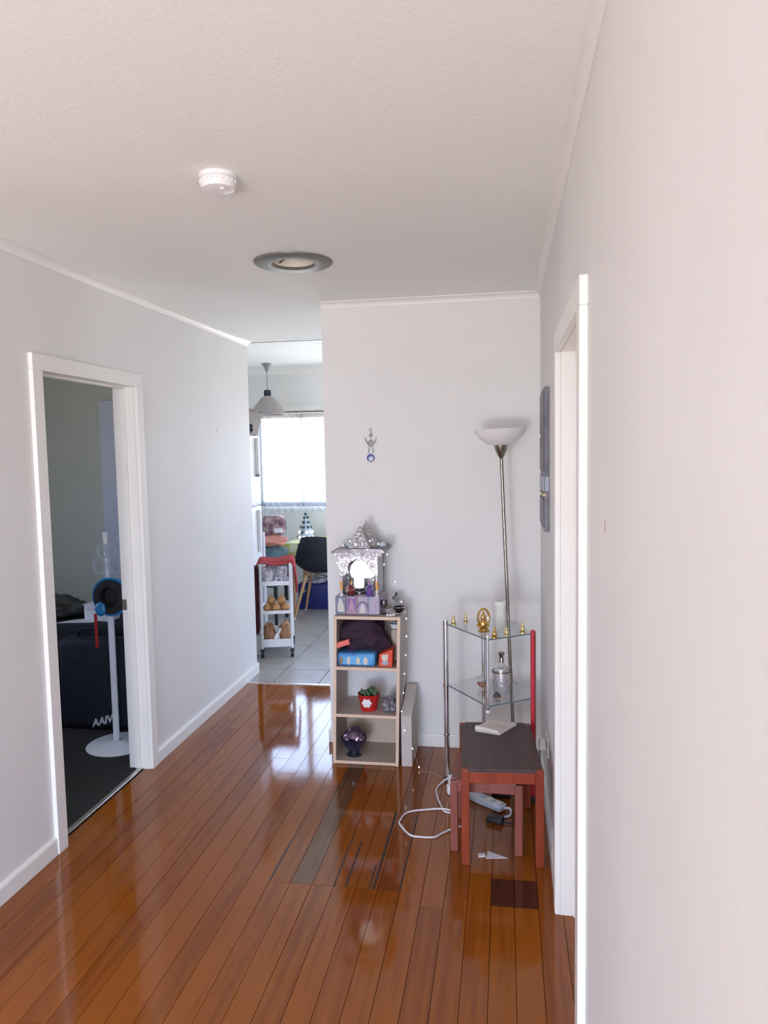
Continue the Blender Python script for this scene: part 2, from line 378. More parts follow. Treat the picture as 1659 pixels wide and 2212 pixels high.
class MB:
    def __init__(s):
        s.v, s.f = [], []

    def add(s, vs, fs, T=None):
        o = len(s.v)
        s.v += [(T @ Vector(p)) if T else Vector(p) for p in vs]
        s.f += [tuple(i+o for i in f) for f in fs]
        return s

    def box(s, x0, x1, y0, y1, z0, z1, T=None):
        return s.add([(x0, y0, z0), (x1, y0, z0), (x1, y1, z0), (x0, y1, z0), (x0, y0, z1), (x1, y0, z1), (x1, y1, z1), (x0, y1, z1)],
                     [(0, 3, 2, 1), (4, 5, 6, 7), (0, 1, 5, 4), (1, 2, 6, 5), (2, 3, 7, 6), (3, 0, 4, 7)], T)

    def rbox(s, x0, x1, y0, y1, z0, z1, r=0.004, seg=2, T=None):
        bm = bmesh.new()
        bmesh.ops.create_cube(bm, size=1)
        for v in bm.verts:
            v.co = Vector(((x0+x1)/2+v.co.x*(x1-x0), (y0+y1)/2+v.co.y*(y1-y0), (z0+z1)/2+v.co.z*(z1-z0)))
        bmesh.ops.bevel(bm, geom=list(bm.edges), offset=r, segments=seg, affect='EDGES', profile=0.5)
        bm.verts.index_update()
        s.add([v.co.copy() for v in bm.verts], [tuple(v.index for v in f.verts) for f in bm.faces], T)
        bm.free()
        return s

    def cone(s, a, b, ra, rb=None, n=16, caps=True):
        rb = ra if rb is None else rb
        a, b = Vector(a), Vector(b)
        d = (b-a).normalized()
        u = d.orthogonal().normalized()
        w = d.cross(u)
        vs = []
        for c, r in ((a, ra), (b, rb)):
            for i in range(n):
                t = 2*PI*i/n
                vs.append(c+u*math.cos(t)*r+w*math.sin(t)*r)
        fs = [(i, (i+1) % n, n+(i+1) % n, n+i) for i in range(n)]
        if caps:
            fs += [tuple(range(n))[::-1], tuple(range(n, 2*n))]
        return s.add(vs, fs)

    def tube(s, pts, r, n=8, closed=False):
        pts = [Vector(p) for p in pts]
        k = len(pts)
        vs, fs = [], []
        pu = None
        for i, p in enumerate(pts):
            if closed:
                d = (pts[(i+1) % k]-pts[i-1])
            else:
                d = (pts[min(i+1, k-1)]-pts[max(i-1, 0)])
            d = d.normalized() if d.length > 1e-9 else Vector((0, 0, 1))
            u = d.orthogonal() if pu is None else (pu-d*pu.dot(d))
            if u.length < 1e-6:
                u = d.orthogonal()
            u.normalize()
            pu = u
            w = d.cross(u)
            rr = r[i] if isinstance(r, (list, tuple)) else r
            for j in range(n):
                t = 2*PI*j/n
                vs.append(p+u*math.cos(t)*rr+w*math.sin(t)*rr)
        for i in range(k if closed else k-1):
            a, b = i*n, ((i+1) % k)*n
            fs += [(a+j, a+(j+1) % n, b+(j+1) % n, b+j) for j in range(n)]
        if not closed:
            fs += [tuple(range(n))[::-1], tuple(range((k-1)*n, k*n))]
        return s.add(vs, fs)

    def lathe(s, c, prof, n=32, T=None, cap=True):
        c = Vector(c)
        vs, fs = [], []
        k = len(prof)
        for r, z in prof:
            for i in range(n):
                t = 2*PI*i/n
                vs.append(c+Vector((r*math.cos(t), r*math.sin(t), z)))
        for j in range(k-1):
            fs += [(j*n+i, j*n+(i+1) % n, (j+1)*n+(i+1) % n, (j+1)*n+i) for i in range(n)]
        if cap:
            if prof[0][0] > 1e-5:
                fs.append(tuple(range(n))[::-1])
            if prof[-1][0] > 1e-5:
                fs.append(tuple(range((k-1)*n, k*n)))
        return s.add(vs, fs, T)

    def ell(s, c, rx, ry, rz, nu=16, nv=10, amp=0.0, fr=8.0, T=None, seed=0):
        c = Vector(c)
        vs = []
        for j in range(nv+1):
            ph = -PI/2+PI*j/nv
            for i in range(nu):
                t = 2*PI*i/nu
                d = Vector((math.cos(ph)*math.cos(t), math.cos(ph)*math.sin(t), math.sin(ph)))
                k = 1+amp*noise.noise(d*fr*0.3+Vector((seed*3.1, seed, 0))) if amp else 1
                vs.append(c+Vector((d.x*rx*k, d.y*ry*k, d.z*rz*k)))
        fs = []
        for j in range(nv):
            for i in range(nu):
                fs.append((j*nu+i, j*nu+(i+1) % nu, (j+1)*nu+(i+1) % nu, (j+1)*nu+i))
        return s.add(vs, fs, T)

    def prism(s, poly, axis, a, b, T=None):
        """polygon in the two other axes (in xyz order), extruded along axis from a to b"""
        n = len(poly)
        def mk(p, h):
            return {'x': (h, p[0], p[1]), 'y': (p[0], h, p[1]), 'z': (p[0], p[1], h)}[axis]
        vs = [mk(p, a) for p in poly]+[mk(p, b) for p in poly]
        fs = [tuple(range(n)), tuple(range(n, 2*n))[::-1]]
        fs += [(i, n+i, n+(i+1) % n, (i+1) % n) for i in range(n)]
        return s.add(vs, fs, T)

    def build(s, name, mat, parent=None, smooth=False, bevel=0.0, fix=True):
        off = OFF.get(parent.name, Vector()) if parent else Vector()
        me = bpy.data.meshes.new(name)
        me.from_pydata([tuple(v-off) for v in s.v], [], s.f)
        bm = bmesh.new()
        bm.from_mesh(me)
        bmesh.ops.remove_doubles(bm, verts=bm.verts, dist=1e-6)
        bmesh.ops.recalc_face_normals(bm, faces=bm.faces)
        if bevel:
            bmesh.ops.bevel(bm, geom=[e for e in bm.edges if len(e.link_faces) == 2 and e.calc_face_angle(0) > 0.6],
                            offset=bevel, segments=2, affect='EDGES', profile=0.5)
        bm.to_mesh(me)
        bm.free()
        mats = mat if isinstance(mat, list) else [mat]
        for m in mats:
            me.materials.append(M[m] if isinstance(m, str) else m)
        if smooth:
            me.polygons.foreach_set('use_smooth', [True]*len(me.polygons))
            try:
                me.set_sharp_from_angle(angle=math.radians(40))
            except Exception:
                pass
        o = bpy.data.objects.new(name, me)
        COL.objects.link(o)
        if parent:
            o.parent = parent
        OFF[o.name] = off
        return o


def thing(name, label, cat, loc, group=None):
    o = bpy.data.objects.new(name, None)
    o.empty_display_size = 0.05
    o.location = loc
    COL.objects.link(o)
    o['label'] = label
    o['category'] = cat
    if group:
        o['group'] = group
    OFF[o.name] = Vector(loc)
    return o


def tag(o, label, cat, group=None):
    o['label'] = label
    o['category'] = cat
    if group:
        o['group'] = group
    return o


def struct(o):
    o['kind'] = 'structure'
    return o


def plab(o, label):
    o['label'] = label
    return o


def smoothpts(pts, k=6, closed=False):
    pts = [Vector(p) for p in pts]
    n = len(pts)
    out = []
    for i in range(n if closed else n-1):
        if closed:
            p0, p1, p2, p3 = pts[i-1], pts[i], pts[(i+1) % n], pts[(i+2) % n]
        else:
            p0, p1, p2, p3 = pts[max(i-1, 0)], pts[i], pts[i+1], pts[min(i+2, n-1)]
        for j in range(k):
            t = j/k
            out.append(0.5*((2*p1)+(p2-p0)*t+(2*p0-5*p1+4*p2-p3)*t*t+(3*p1-p0-3*p2+p3)*t**3))
    if not closed:
        out.append(pts[-1])
    return out


# ------------------------------------------------------------------ room dimensions
XL, XR = -1.846, 0.185      # hall wall faces
ZC = 2.45                   # hall ceiling
D = 4.003                   # end wall face
XA = -0.983                 # free end of the end wall
C = 5.238                   # end of the left wall
T = 4.985                   # tile threshold
F = 7.95                    # dining far wall
ZD = 2.59                   # dining ceiling
WT = 0.10                   # wall thickness
L0 = 2.0                    # where the left wall starts
DL0, DL1, DH = 2.752, 3.52, 1.985     # left door opening
DR0, DR1, DRH = 1.80, 2.55, 1.955     # right door opening
LX = -5.2                   # lounge side wall
LY = -3.0                   # lounge back wall
RX = 3.0                    # lounge right side wall
RY0 = -0.5                  # where the right wall starts

# ------------------------------------------------------------------ structure: walls
m = MB()
m.box(XL-WT, XL, L0, DL0-0.02, 0, ZC); m.box(XL-WT, XL, DL1+0.02, C, 0, ZC); m.box(XL-WT, XL, DL0-0.02, DL1+0.02, DH+0.02, ZC)
wall_left = struct(m.build('wall_left', 'wall'))
m = MB()
m.box(XR, XR+WT, RY0, DR0-0.02, 0, ZC); m.box(XR, XR+WT, DR1+0.02, D+WT, 0, ZC); m.box(XR, XR+WT, DR0-0.02, DR1+0.02, DRH+0.02, ZC)
wall_right = struct(m.build('wall_right', 'wall'))
wall_end = struct(MB().box(XA, XR, D, D+WT, 0, ZC).build('wall_end', 'wall'))
# lounge behind the camera
m = MB()
m.box(LX, RX, LY-WT, LY, 2.22, ZC); m.box(LX, -2.0, LY-WT, LY, 0, 2.22); m.box(2.8, RX, LY-WT, LY, 0, 2.22)
struct(m.build('wall_back', 'wall'))
m = MB()
m.box(LX-WT, LX, LY-WT, 0.8, 0, ZC); m.box(LX-WT, LX, 1.6, L0+WT, 0, ZC); m.box(LX-WT, LX, 0.8, 1.6, 0, 0.5); m.box(LX-WT, LX, 0.8, 1.6, 1.8, ZC)
struct(m.build('wall_lounge', 'wall'))
struct(MB().box(RX, RX+WT, LY-WT, -2.6, 0, ZC).box(RX, RX+WT, -0.9, RY0+WT, 0, ZC).box(RX, RX+WT, -2.6, -0.9, 0, 0.45).box(RX, RX+WT, -2.6, -0.9, 2.15, ZC).build('wall_lounge_right', 'wall'))
struct(MB().box(XR+WT, RX, RY0, RY0+WT, 0, ZC).build('wall_lounge_inner', 'wall'))
# partition between lounge and bedroom
struct(MB().box(LX, XL-WT, L0, L0+WT, 0, ZC).build('wall_partition', 'wall'))
# bedroom
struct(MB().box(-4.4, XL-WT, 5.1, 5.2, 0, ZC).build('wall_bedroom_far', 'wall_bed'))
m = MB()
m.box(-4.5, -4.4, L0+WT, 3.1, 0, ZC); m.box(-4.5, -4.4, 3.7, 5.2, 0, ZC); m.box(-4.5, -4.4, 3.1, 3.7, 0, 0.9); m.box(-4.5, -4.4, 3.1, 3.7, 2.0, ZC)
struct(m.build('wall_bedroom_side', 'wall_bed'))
struct(MB().box(-4.47, -4.43, 3.1, 3.14, 0.9, 2.0).box(-4.47, -4.43, 3.66, 3.7, 0.9, 2.0).box(-4.47, -4.43, 3.1, 3.7, 0.9, 0.94).box(-4.47, -4.43, 3.1, 3.7, 1.96, 2.0).build('added_window_4', 'whitemetal'))  # unseen window, added to brighten the bedroom
# dining walls
WX0, WX1, WZ0, WZ1 = -2.72, -0.75, 1.055, 2.075     # dining window opening
m = MB()
m.box(-3.2, WX0, F, F+WT, 0, ZD); m.box(WX1, 1.2, F, F+WT, 0, ZD); m.box(WX0, WX1, F, F+WT, 0, WZ0); m.box(WX0, WX1, F, F+WT, WZ1, ZD)
struct(m.build('wall_dining_far', 'wall'))
m = MB(); m.box(-3.3, -3.2, 5.2, F+WT, 0, ZD)
struct(m.build('wall_dining_left', 'wall'))
struct(MB().box(1.2, 1.3, D+WT, 6.4, 0, ZD).box(1.2, 1.3, 7.5, F+WT, 0, ZD).box(1.2, 1.3, 6.4, 7.5, 2.1, ZD).build('wall_dining_right', 'wall'))
m = MB()
for y in (6.4, 7.45):
    m.box(1.23, 1.27, y, y+0.05, 0, 2.1)
m.box(1.23, 1.27, 6.4, 7.5, 2.05, 2.1).box(1.23, 1.27, 6.4, 7.5, 0, 0.05)
struct(m.build('added_window_5', 'whitemetal'))  # unseen glass door, added to brighten the dining room and left wall
struct(MB().box(XR+WT, 1.3, D, D+WT, 0, ZD).build('wall_dining_near', 'wall'))

# ceiling with a round hole for the recessed light
VC, VR = (-0.886, 3.135), 0.090
NV = 32
m = MB()
hs = 0.3
ring = [(VC[0]+VR*math.cos(2*PI*i/NV), VC[1]+VR*math.sin(2*PI*i/NV), ZC) for i in range(NV)]
sq = []
for i in range(NV):
    c, s_ = math.cos(2*PI*i/NV), math.sin(2*PI*i/NV)
    k = hs/max(abs(c), abs(s_))
    sq.append((VC[0]+k*c, VC[1]+k*s_, ZC))
m.add(ring+sq, [(i, (i+1) % NV, NV+(i+1) % NV, NV+i) for i in range(NV)])
x0, x1, y0, y1 = VC[0]-hs, VC[0]+hs, VC[1]-hs, VC[1]+hs
CY1 = 5.3
for (a, b, c_, d) in ((LX, x0, LY, CY1), (x1, XR+WT, LY, CY1), (XR+WT, RX, LY, RY0+WT), (x0, x1, LY, y0), (x0, x1, y1, CY1)):
    m.add([(a, c_, ZC), (b, c_, ZC), (b, d, ZC), (a, d, ZC)], [(0, 1, 2, 3)])
m.box(LX, RX, LY, CY1, ZC+0.13, ZD+0.05)
m.box(LX, XR+WT, CY1-0.02, CY1, ZC, ZC+0.13)
struct(m.build('ceiling', 'ceil'))
struct(MB().box(-3.3, 1.3, D, F+WT, ZD, ZD+0.05).build('ceiling', 'ceil'))
struct(MB().box(XR+WT, XR+WT+1.0, RY0+WT, D+WT, ZC, ZC+0.05).build('ceiling', 'ceil'))

# ------------------------------------------------------------------ floors
floor = struct(MB().box(LX, RX, LY, T, -0.08, -0.012).build('floor', 'sub'))
unit = bpy.data.meshes.new('plank')
ub = MB().box(0, 1, 0, 1, 0, 1)
unit.from_pydata([tuple(v) for v in ub.v], [], ub.f)
unit.materials.append(M['plank'])
unit_grey = unit.copy(); unit_grey.materials[0] = M['plank_grey']
unit_red = unit.copy(); unit_red.materials[0] = M['plank_red']
unit_fill = unit.copy(); unit_fill.materials[0] = M['filler']
unit_dark = unit.copy(); unit_dark.materials[0] = M['plank_dark']
PW = 0.0843
X_REF = -0.817


def plank(x0, x1, y0, y1, me):
    o = bpy.data.objects.new('plank', me)
    dz = random.uniform(-0.0006, 0.0004)
    o.location = (x0+0.0009, y0+0.0006, -0.012)
    o.scale = (x1-x0-0.0018, y1-y0-0.0012, 0.012+dz)
    COL.objects.link(o)
    o.parent = floor
    return o


for k in range(-13, 14):
    xa, xb = X_REF+k*PW, X_REF+(k+1)*PW
    if xb <= XL-0.01 or xa >= XR+0.12:
        continue
    xa = max(xa, XL-WT+0.012 if False else XL-0.03)
    cuts = [0.3, T]
    mesh_for = {}
    if -1 <= k <= 4:
        cuts.append(2.615)
        if k == 0:
            mesh_for[2.615] = unit_grey
            cuts.append(3.72)
        if k == -1:
            cuts.append(3.45)
        if k in (2, 3, 4):
            cuts.append(random.uniform(3.6, 4.3))
            mesh_for[2.615] = unit_red
        if k == 1:
            cuts.append(4.1)
    elif k in (9, 10):
        cuts += [2.573, 2.745]
        mesh_for[2.573] = unit_dark
    else:
        cuts += [random.uniform(1.2, 2.0), random.uniform(2.4, 4.4)]
    cuts.append(random.uniform(0.7, 1.2))
    cuts = sorted(cuts)
    for a, b in zip(cuts[:-1], cuts[1:]):
        plank(xa, xb, a, b, mesh_for.get(a, unit))
# dark filler strips let into worn joints
for x, w, y0, y1 in ((-0.9015, 0.007, 2.617, 2.92), (-0.6485, 0.006, 2.617, 2.98), (-0.6035, 0.008, 2.617, 2.95), (-0.4955, 0.011, 2.617, 3.22), (-0.513, 0.006, 2.617, 2.78), (-0.3965, 0.006, 2.617, 3.2)):
    o = bpy.data.objects.new('filler_strip', unit_fill)
    o.location = (x-w/2, y0, -0.004)
    o.scale = (w, y1-y0, 0.0046)
    COL.objects.link(o)
    o.parent = floor
# the lounge boards behind the camera, the same boards laid as one field (out of view)
lounge = MB()
for k in range(82):
    xa = LX+0.02+k*0.1
    if xa+0.1 < RX:
        lounge.box(xa, xa+0.098, LY, 0.298 if xa < XR else RY0, -0.012, 0)
        if xa+0.1 < XL-0.1:
            lounge.box(xa, xa+0.098, 0.3, L0, -0.012, 0)
lo = lounge.build('plank', 'plank', floor)
lo['kind'] = 'stuff'

floor_tile = struct(MB().box(-3.3, 1.3, T, F+WT, -0.08, -0.006).build('floor', 'grout'))
TS = 0.335
tme = bpy.data.meshes.new('tile')
tb = MB().rbox(0, TS-0.005, 0, TS-0.005, -0.006, 0.002, 0.0015, 1)
tme.from_pydata([tuple(v) for v in tb.v], [], tb.f)
tme.materials.append(M['tile'])
for i in range(-1, 8):
    for j in range(9):
        x, y = -2.99+i*TS, T+0.02+j*TS
        if x+TS > 0.1 or y+TS > F+0.05 and j > 8:
            continue
        o = bpy.data.objects.new('tile', tme)
        o.location = (x, y, random.uniform(-0.0004, 0.0003))
        COL.objects.link(o)
        o.parent = floor_tile
struct(MB().rbox(XL, XA+0.6, T-0.012, T+0.018, -0.002, 0.006, 0.002).build('trim_1', 'alu'))
struct(MB().box(-4.5, XL-0.055, L0+WT, 5.1, -0.08, 0.004).build('floor', 'carpet'))
struct(MB().rbox(XL-0.062, XL-0.038, DL0, DL1, -0.004, 0.008, 0.002).build('trim_2', 'alu'))

# ------------------------------------------------------------------ trim: skirting, cornice
BH, BT = 0.075, 0.015


def skirt_profile(h=BH, t=BT):
    return [(0, 0), (t, 0), (t, h-0.012), (t-0.004, h-0.004), (0, h)]


CW = 0.066   # casing width
m = MB()
for a, b in ((L0, DL0-CW), (DL1+CW, C)):
    m.prism([(XL+p[0], p[1]) for p in skirt_profile()], 'y', a, b)
m.box(XL-WT, XL+0.012, C, C+0.012, 0, BH)
struct(m.build('baseboard_left', 'trim'))
m = MB()
m.prism([(D-p[0], p[1]) for p in skirt_profile()], 'x', XA-0.002, XR)
m.box(XA-0.012, XA, D-BT, D+WT, 0, BH)
struct(m.build('baseboard_end', 'trim'))
m = MB()
for a, b in ((RY0, DR0-CW), (DR1+CW, D)):
    m.prism([(XR-p[0], p[1]) for p in skirt_profile()], 'y', a, b)
struct(m.build('baseboard_right', 'trim'))


def cove(w=0.028):
    return [(0, 0), (w, 0), (w, -0.005), (w*0.55, -w*0.25), (w*0.25, -w*0.6), (0.005, -w), (0, -w)]


struct(MB().prism([(XL+p[0], ZC+p[1]) for p in cove(0.04)], 'y', L0, C).build('trim_3', 'trim', smooth=True))
struct(MB().prism([(XR-p[0], ZC+p[1]) for p in cove(0.03)], 'y', RY0, D).build('trim_4', 'trim', smooth=True))
struct(MB().prism([(D-p[0], ZC+p[1]) for p in cove(0.032)], 'x', XA, XR).build('trim_5', 'trim', smooth=True))
struct(MB().prism([(F-p[0], ZD+p[1]) for p in cove(0.085)], 'x', -3.2, 1.2).build('trim_6', 'trim', smooth=True))

# ------------------------------------------------------------------ left door frame
CT = 0.020


def casing(name, face, sgn, y0, y1, h):
    """frame on a wall face x=face, room side = sgn; opening y0..y1, height h"""
    root = struct(MB().box(face-sgn*(WT+0.012), face+sgn*0.0, y0-0.02, y0, 0, h).box(face-sgn*(WT+0.012), face, y1, y1+0.02, 0, h)
                  .box(face-sgn*(WT+0.012), face, y0-0.02, y1+0.02, h, h+0.02).build(name, 'trim'))
    lo_, hi = sorted((face, face+sgn*CT))
    for a, b in ((y0-CW, y0), (y1, y1+CW)):
        MB().rbox(lo_, hi, a, b, 0, h, 0.003).build('door_casing', 'trim', root)
    MB().rbox(lo_, hi, y0-CW, y1+CW, h, h+CW, 0.003).build('door_casing', 'trim', root)
    # stop bead
    sx0, sx1 = sorted((face-sgn*0.045, face-sgn*0.075))
    m_ = MB()
    m_.box(sx0, sx1, y0, y0+0.01, 0, h-0.01).box(sx0, sx1, y1-0.01, y1, 0, h-0.01).box(sx0, sx1, y0, y1, h-0.01, h)
    m_.build('door_stop', 'trim', root)
    return root


d1 = casing('door_1', XL, 1, DL0, DL1, DH)
# strike plate on the far jamb
m = MB().rbox(XL-0.112, XL-0.086, DL1-0.0025, DL1, 0.845, 0.900, 0.001)
plab(m.build('strike_plate', 'brass', d1), 'dull brass strike plate')
d2 = casing('door_2', XR, -1, DR0, DR1, DRH)
# door leaf shut in the right doorway
leaf = MB().rbox(XR+0.078, XR+0.112, DR0+0.003, DR1-0.003, 0.006, DRH-0.003, 0.002).build('door_leaf', 'trim', d2)
m = MB().lathe((0, 0, 0), [(0.012, 0), (0.012, 0.03), (0.026, 0.038), (0.028, 0.055), (0.018, 0.064), (0, 0.066)], 20,
               Matrix.Translation((XR+0.078, DR0+0.06, 0.98)) @ Matrix.Rotation(-PI/2, 4, 'Y'))
m.build('door_handle', 'brass', d2, smooth=True)

# ------------------------------------------------------------------ dining window
win = struct(MB().box(WX0, WX1, F+0.02, F+0.06, WZ0, WZ0+0.045).box(WX0, WX1, F+0.02, F+0.06, WZ1-0.045, WZ1)
             .box(WX0, WX0+0.045, F+0.02, F+0.06, WZ0, WZ1).box(WX1-0.045, WX1, F+0.02, F+0.06, WZ0, WZ1).build('window_1', 'wframe'))
MB().box(-2.235, -2.175, F+0.015, F+0.065, WZ0+0.045, WZ1-0.045).build('mullion', 'trim', win)
MB().box(WX0+0.04, -2.235, F+0.038, F+0.042, WZ0+0.04, WZ1-0.04).build('pane', 'glass', win)
MB().box(-2.175, WX1-0.04, F+0.038, F+0.042, WZ0+0.04, WZ1-0.04).build('pane', 'glass', win)
m = MB()
m.box(WX0-0.06, WX1+0.06, F-0.02, F, WZ1, WZ1+0.075).box(WX0-0.06, WX0, F-0.02, F, WZ0, WZ1).box(WX1, WX1+0.06, F-0.02, F, WZ0, WZ1)
m.box(WX0-0.08, WX1+0.08, F-0.035, F+0.02, WZ0-0.03, WZ0)
m.build('architrave', 'trim', win)
# lounge openings: frame bars
m = MB()
for x in (-2.0, -0.8, 0.4, 1.6, 2.75):
    m.box(x, x+0.05, LY-0.07, LY-0.03, 0, 2.22)
m.box(-2.0, 2.8, LY-0.07, LY-0.03, 2.17, 2.22); m.box(-2.0, 2.8, LY-0.07, LY-0.03, 0, 0.05)
struct(m.build('window_2', 'whitemetal'))
m = MB()
for y in (-2.6, -1.77, -0.95):
    m.box(RX+0.03, RX+0.07, y, y+0.05, 0.45, 2.15)
m.box(RX+0.03, RX+0.07, -2.6, -0.9, 0.45, 0.5); m.box(RX+0.03, RX+0.07, -2.6, -0.9, 2.1, 2.15)
struct(m.build('added_window_3', 'whitemetal'))  # unseen window, added to light the hall's left wall
m = MB()
for y in (0.8, 1.55):
    m.box(LX-0.07, LX-0.03, y, y+0.05, 0.5, 1.8)
m.box(LX-0.07, LX-0.03, 0.8, 1.6, 0.5, 0.55); m.box(LX-0.07, LX-0.03, 0.8, 1.6, 1.75, 1.8)
struct(m.build('window_6', 'whitemetal'))

# ------------------------------------------------------------------ smoke alarm, ceiling light
t = thing('smoke_alarm', 'round white smoke alarm on the textured ceiling', 'smoke alarm', (-0.824, 2.135, ZC))
MB().lathe((-0.824, 2.135, 0), [(0.054, ZC-0.0), (0.054, ZC-0.012), (0.050, ZC-0.014)], 40).build('mounting_plate', 'white', t, smooth=True)
MB().lathe((-0.824, 2.135, 0), [(0.051, ZC-0.014), (0.052, ZC-0.030), (0.047, ZC-0.040), (0.030, ZC-0.045), (0, ZC-0.046)], 40).build('cover', 'white', t, smooth=True)
for i in range(20):
    a = 2*PI*i/20
    p = Vector((-0.824+0.0515*math.cos(a), 2.135+0.0515*math.sin(a), ZC-0.022))
    MB().ell(p, 0.0032, 0.0032, 0.004, 6, 4).build('vent_slot', 'white', t)
MB().lathe((-0.824+0.02, 2.135-0.02, 0), [(0.006, ZC-0.0435), (0.006, ZC-0.0475), (0.004, ZC-0.049), (0, ZC-0.049)], 14).build('test_button', 'white', t, smooth=True)

t = thing('ceiling_light', 'round grey-rimmed recessed ceiling light near the end wall', 'ceiling light', (VC[0], VC[1], ZC))
MB().lathe((VC[0], VC[1], 0), [(VR, ZC+0.002), (VR-0.004, ZC-0.004), (VR+0.004, ZC-0.012), (0.155, ZC-0.012), (0.166, ZC-0.006), (0.168, ZC-0.0005)], 48, cap=False).build('rim', 'vent', t, smooth=True)
MB().lathe((VC[0], VC[1], 0), [(VR-0.001, ZC-0.002), (VR-0.006, ZC+0.05), (VR-0.03, ZC+0.10), (0, ZC+0.115)], 40, cap=False).build('reflector', 'cream', t, smooth=True)
MB().cone((VC[0], VC[1], ZC+0.112), (VC[0], VC[1], ZC+0.062), 0.02, 0.017, 16).build('lamp_holder', 'pewter', t)
MB().lathe((VC[0], VC[1], 0), [(0.012, ZC+0.065), (0.018, ZC+0.05), (0.03, ZC+0.03), (0.028, ZC+0.015), (0.015, ZC+0.006), (0, ZC+0.004)], 20).build('bulb', 'frost', t, smooth=True)
for a in (0.5, 2.6, 4.6):
    c, s_ = math.cos(a), math.sin(a)
    MB().tube([(VC[0]+VR*c, VC[1]+VR*s_, ZC+0.01), (VC[0]+0.06*c, VC[1]+0.06*s_, ZC+0.02), (VC[0]+0.03*c, VC[1]+0.03*s_, ZC+0.06)], 0.003, 6).build('spring_clip', 'pewter', t)

# ------------------------------------------------------------------ bookcase
LEAN = 0.028
BX0, BX1, BY0, BY1, BZ = -0.905, -0.555, 3.704, 3.980, 0.790
TH = 0.016


def lean(mb):
    for v in mb.v:
        v.x += LEAN*v.z
    return mb


bc = thing('bookcase', 'small beige three-compartment bookcase against the end wall', 'bookcase', (-0.725, 3.84, 0))
E_ = 0.003
for x in (BX0, BX1-TH):
    s_ = lean(MB().box(x, x+TH, BY0+E_, BY1, 0, BZ-TH)).build('side_panel', 'lam', bc)
    lean(MB().rbox(x, x+TH, BY0, BY0+E_, 0, BZ-TH, 0.0006, 1)).build('edge_band', 'lam_e', s_)
s_ = lean(MB().box(BX0, BX1, BY0+E_, BY1, BZ-TH, BZ)).build('top_panel', 'lam', bc)
lean(MB().rbox(BX0, BX1, BY0, BY0+E_, BZ-TH, BZ, 0.0006, 1)).build('edge_band', 'lam_e', s_)
SH = (0.002, 0.254, 0.506)
for z in SH:
    s_ = lean(MB().box(BX0+TH, BX1-TH, BY0+E_, BY1-0.006, z, z+TH)).build('shelf', 'lam', bc)
    lean(MB().rbox(BX0+TH, BX1-TH, BY0, BY0+E_, z, z+TH, 0.0006, 1)).build('edge_band', 'lam_e', s_)
lean(MB().box(BX0+TH, BX1-TH, BY1-0.006, BY1-0.002, 0.018, 0.254)).build('back_panel', 'lam_in', bc)
lean(MB().box(BX0+TH, BX1-TH, BY1-0.006, BY1-0.002, 0.522, BZ-TH)).build('back_panel', 'lam_in', bc)
Z1, Z2, Z3 = SH[0]+TH, SH[1]+TH, SH[2]+TH

# narrow box with sloping top, beside the bookcase
t = thing('storage_box', 'narrow pale taupe box with a sloping top beside the bookcase', 'box', (-0.505, 3.85, 0))
MB().prism([(3.712, 0), (3.966, 0), (3.966, 0.352), (3.712, 0.268)], 'x', -0.5395, -0.484).build('body', 'card', t, bevel=0.002)
sl = math.atan2(0.084, 0.254)
Tm = Matrix.Translation((-0.5065, 3.708, 0.270)) @ Matrix.Rotation(sl, 4, 'X')
MB().rbox(-0.0325, 0.0245, 0, 0.268, 0.0, 0.008, 0.001, 1, Tm).build('lid', 'card', t)

# cloth heap, boxes in the top compartment
def heap(name, mat, c, rx, ry, rz, label, cat, amp=0.5, fr=9, seed=1, zmin=None, ymax=None, nu=40, nv=24, parent=None):
    mb = MB().ell(c, rx, ry, rz, nu, nv, amp, fr, None, seed)
    for v in mb.v:
        n_ = noise.noise(Vector((v.x*22, v.y*22, v.z*22+seed)))*0.16*min(rx, rz)
        v.x += n_; v.z += n_
        if zmin is not None and v.z < zmin:
            v.z = zmin
        if ymax is not None and v.y > ymax:
            v.y = ymax
    o = mb.build(name, mat, parent, smooth=True)
    if not parent:
        tag(o, label, cat)
    return o


mb = MB().ell((0, 0, 0), 1, 1, 1, 56, 32, 0.25, 7, None, 3)
for v in mb.v:
    x, y, z = v
    px = -0.742+x*0.135+0.01*math.sin(9*z)
    pz = 0.665+z*0.098-0.055*max(0, x)*max(0, x)+0.012*noise.noise(Vector((x*3, y*3, z*3)))
    py = 3.83+y*0.09+0.010*noise.noise(Vector((x*6+3, y*2, z*3)))
    if z < -0.2:
        pz = max(pz, 0.578+0.02*noise.noise(Vector((x*4, 1, 2))))
    v.x, v.y, v.z = px, min(py, 3.965), min(pz, 0.768)
tag(mb.build('cloth_heap', 'maroon', None, smooth=True), 'crumpled dark plum cloth heaped in the top compartment of the bookcase', 'cloth')
t = thing('blue_box', 'long blue patterned box under the plum cloth on the bookcase shelf', 'box', (-0.775, 3.80, Z3))
MB().rbox(-0.872, -0.672, 3.722, 3.86, Z3+0.0005, 0.592, 0.014, 3).build('body', 'blue_p', t, smooth=True)
MB().rbox(-0.845, -0.70, 3.7195, 3.724, Z3+0.010, 0.578, 0.0015, 1).build('print_panel', 'blue_l', t)
for x, w, mm in ((-0.852, 0.010, 'brown_p'), (-0.812, 0.010, 'pale_p'), (-0.762, 0.011, 'pale_p'), (-0.722, 0.012, 'pale_p')):
    MB().ell((x, 3.7195, 0.551), w, 0.002, 0.021, 12, 8).build('print_patch', mm, t, smooth=True)
t = thing('red_box', 'small orange-red carton with a slanted top on the bookcase shelf', 'box', (-0.62, 3.8, Z3))
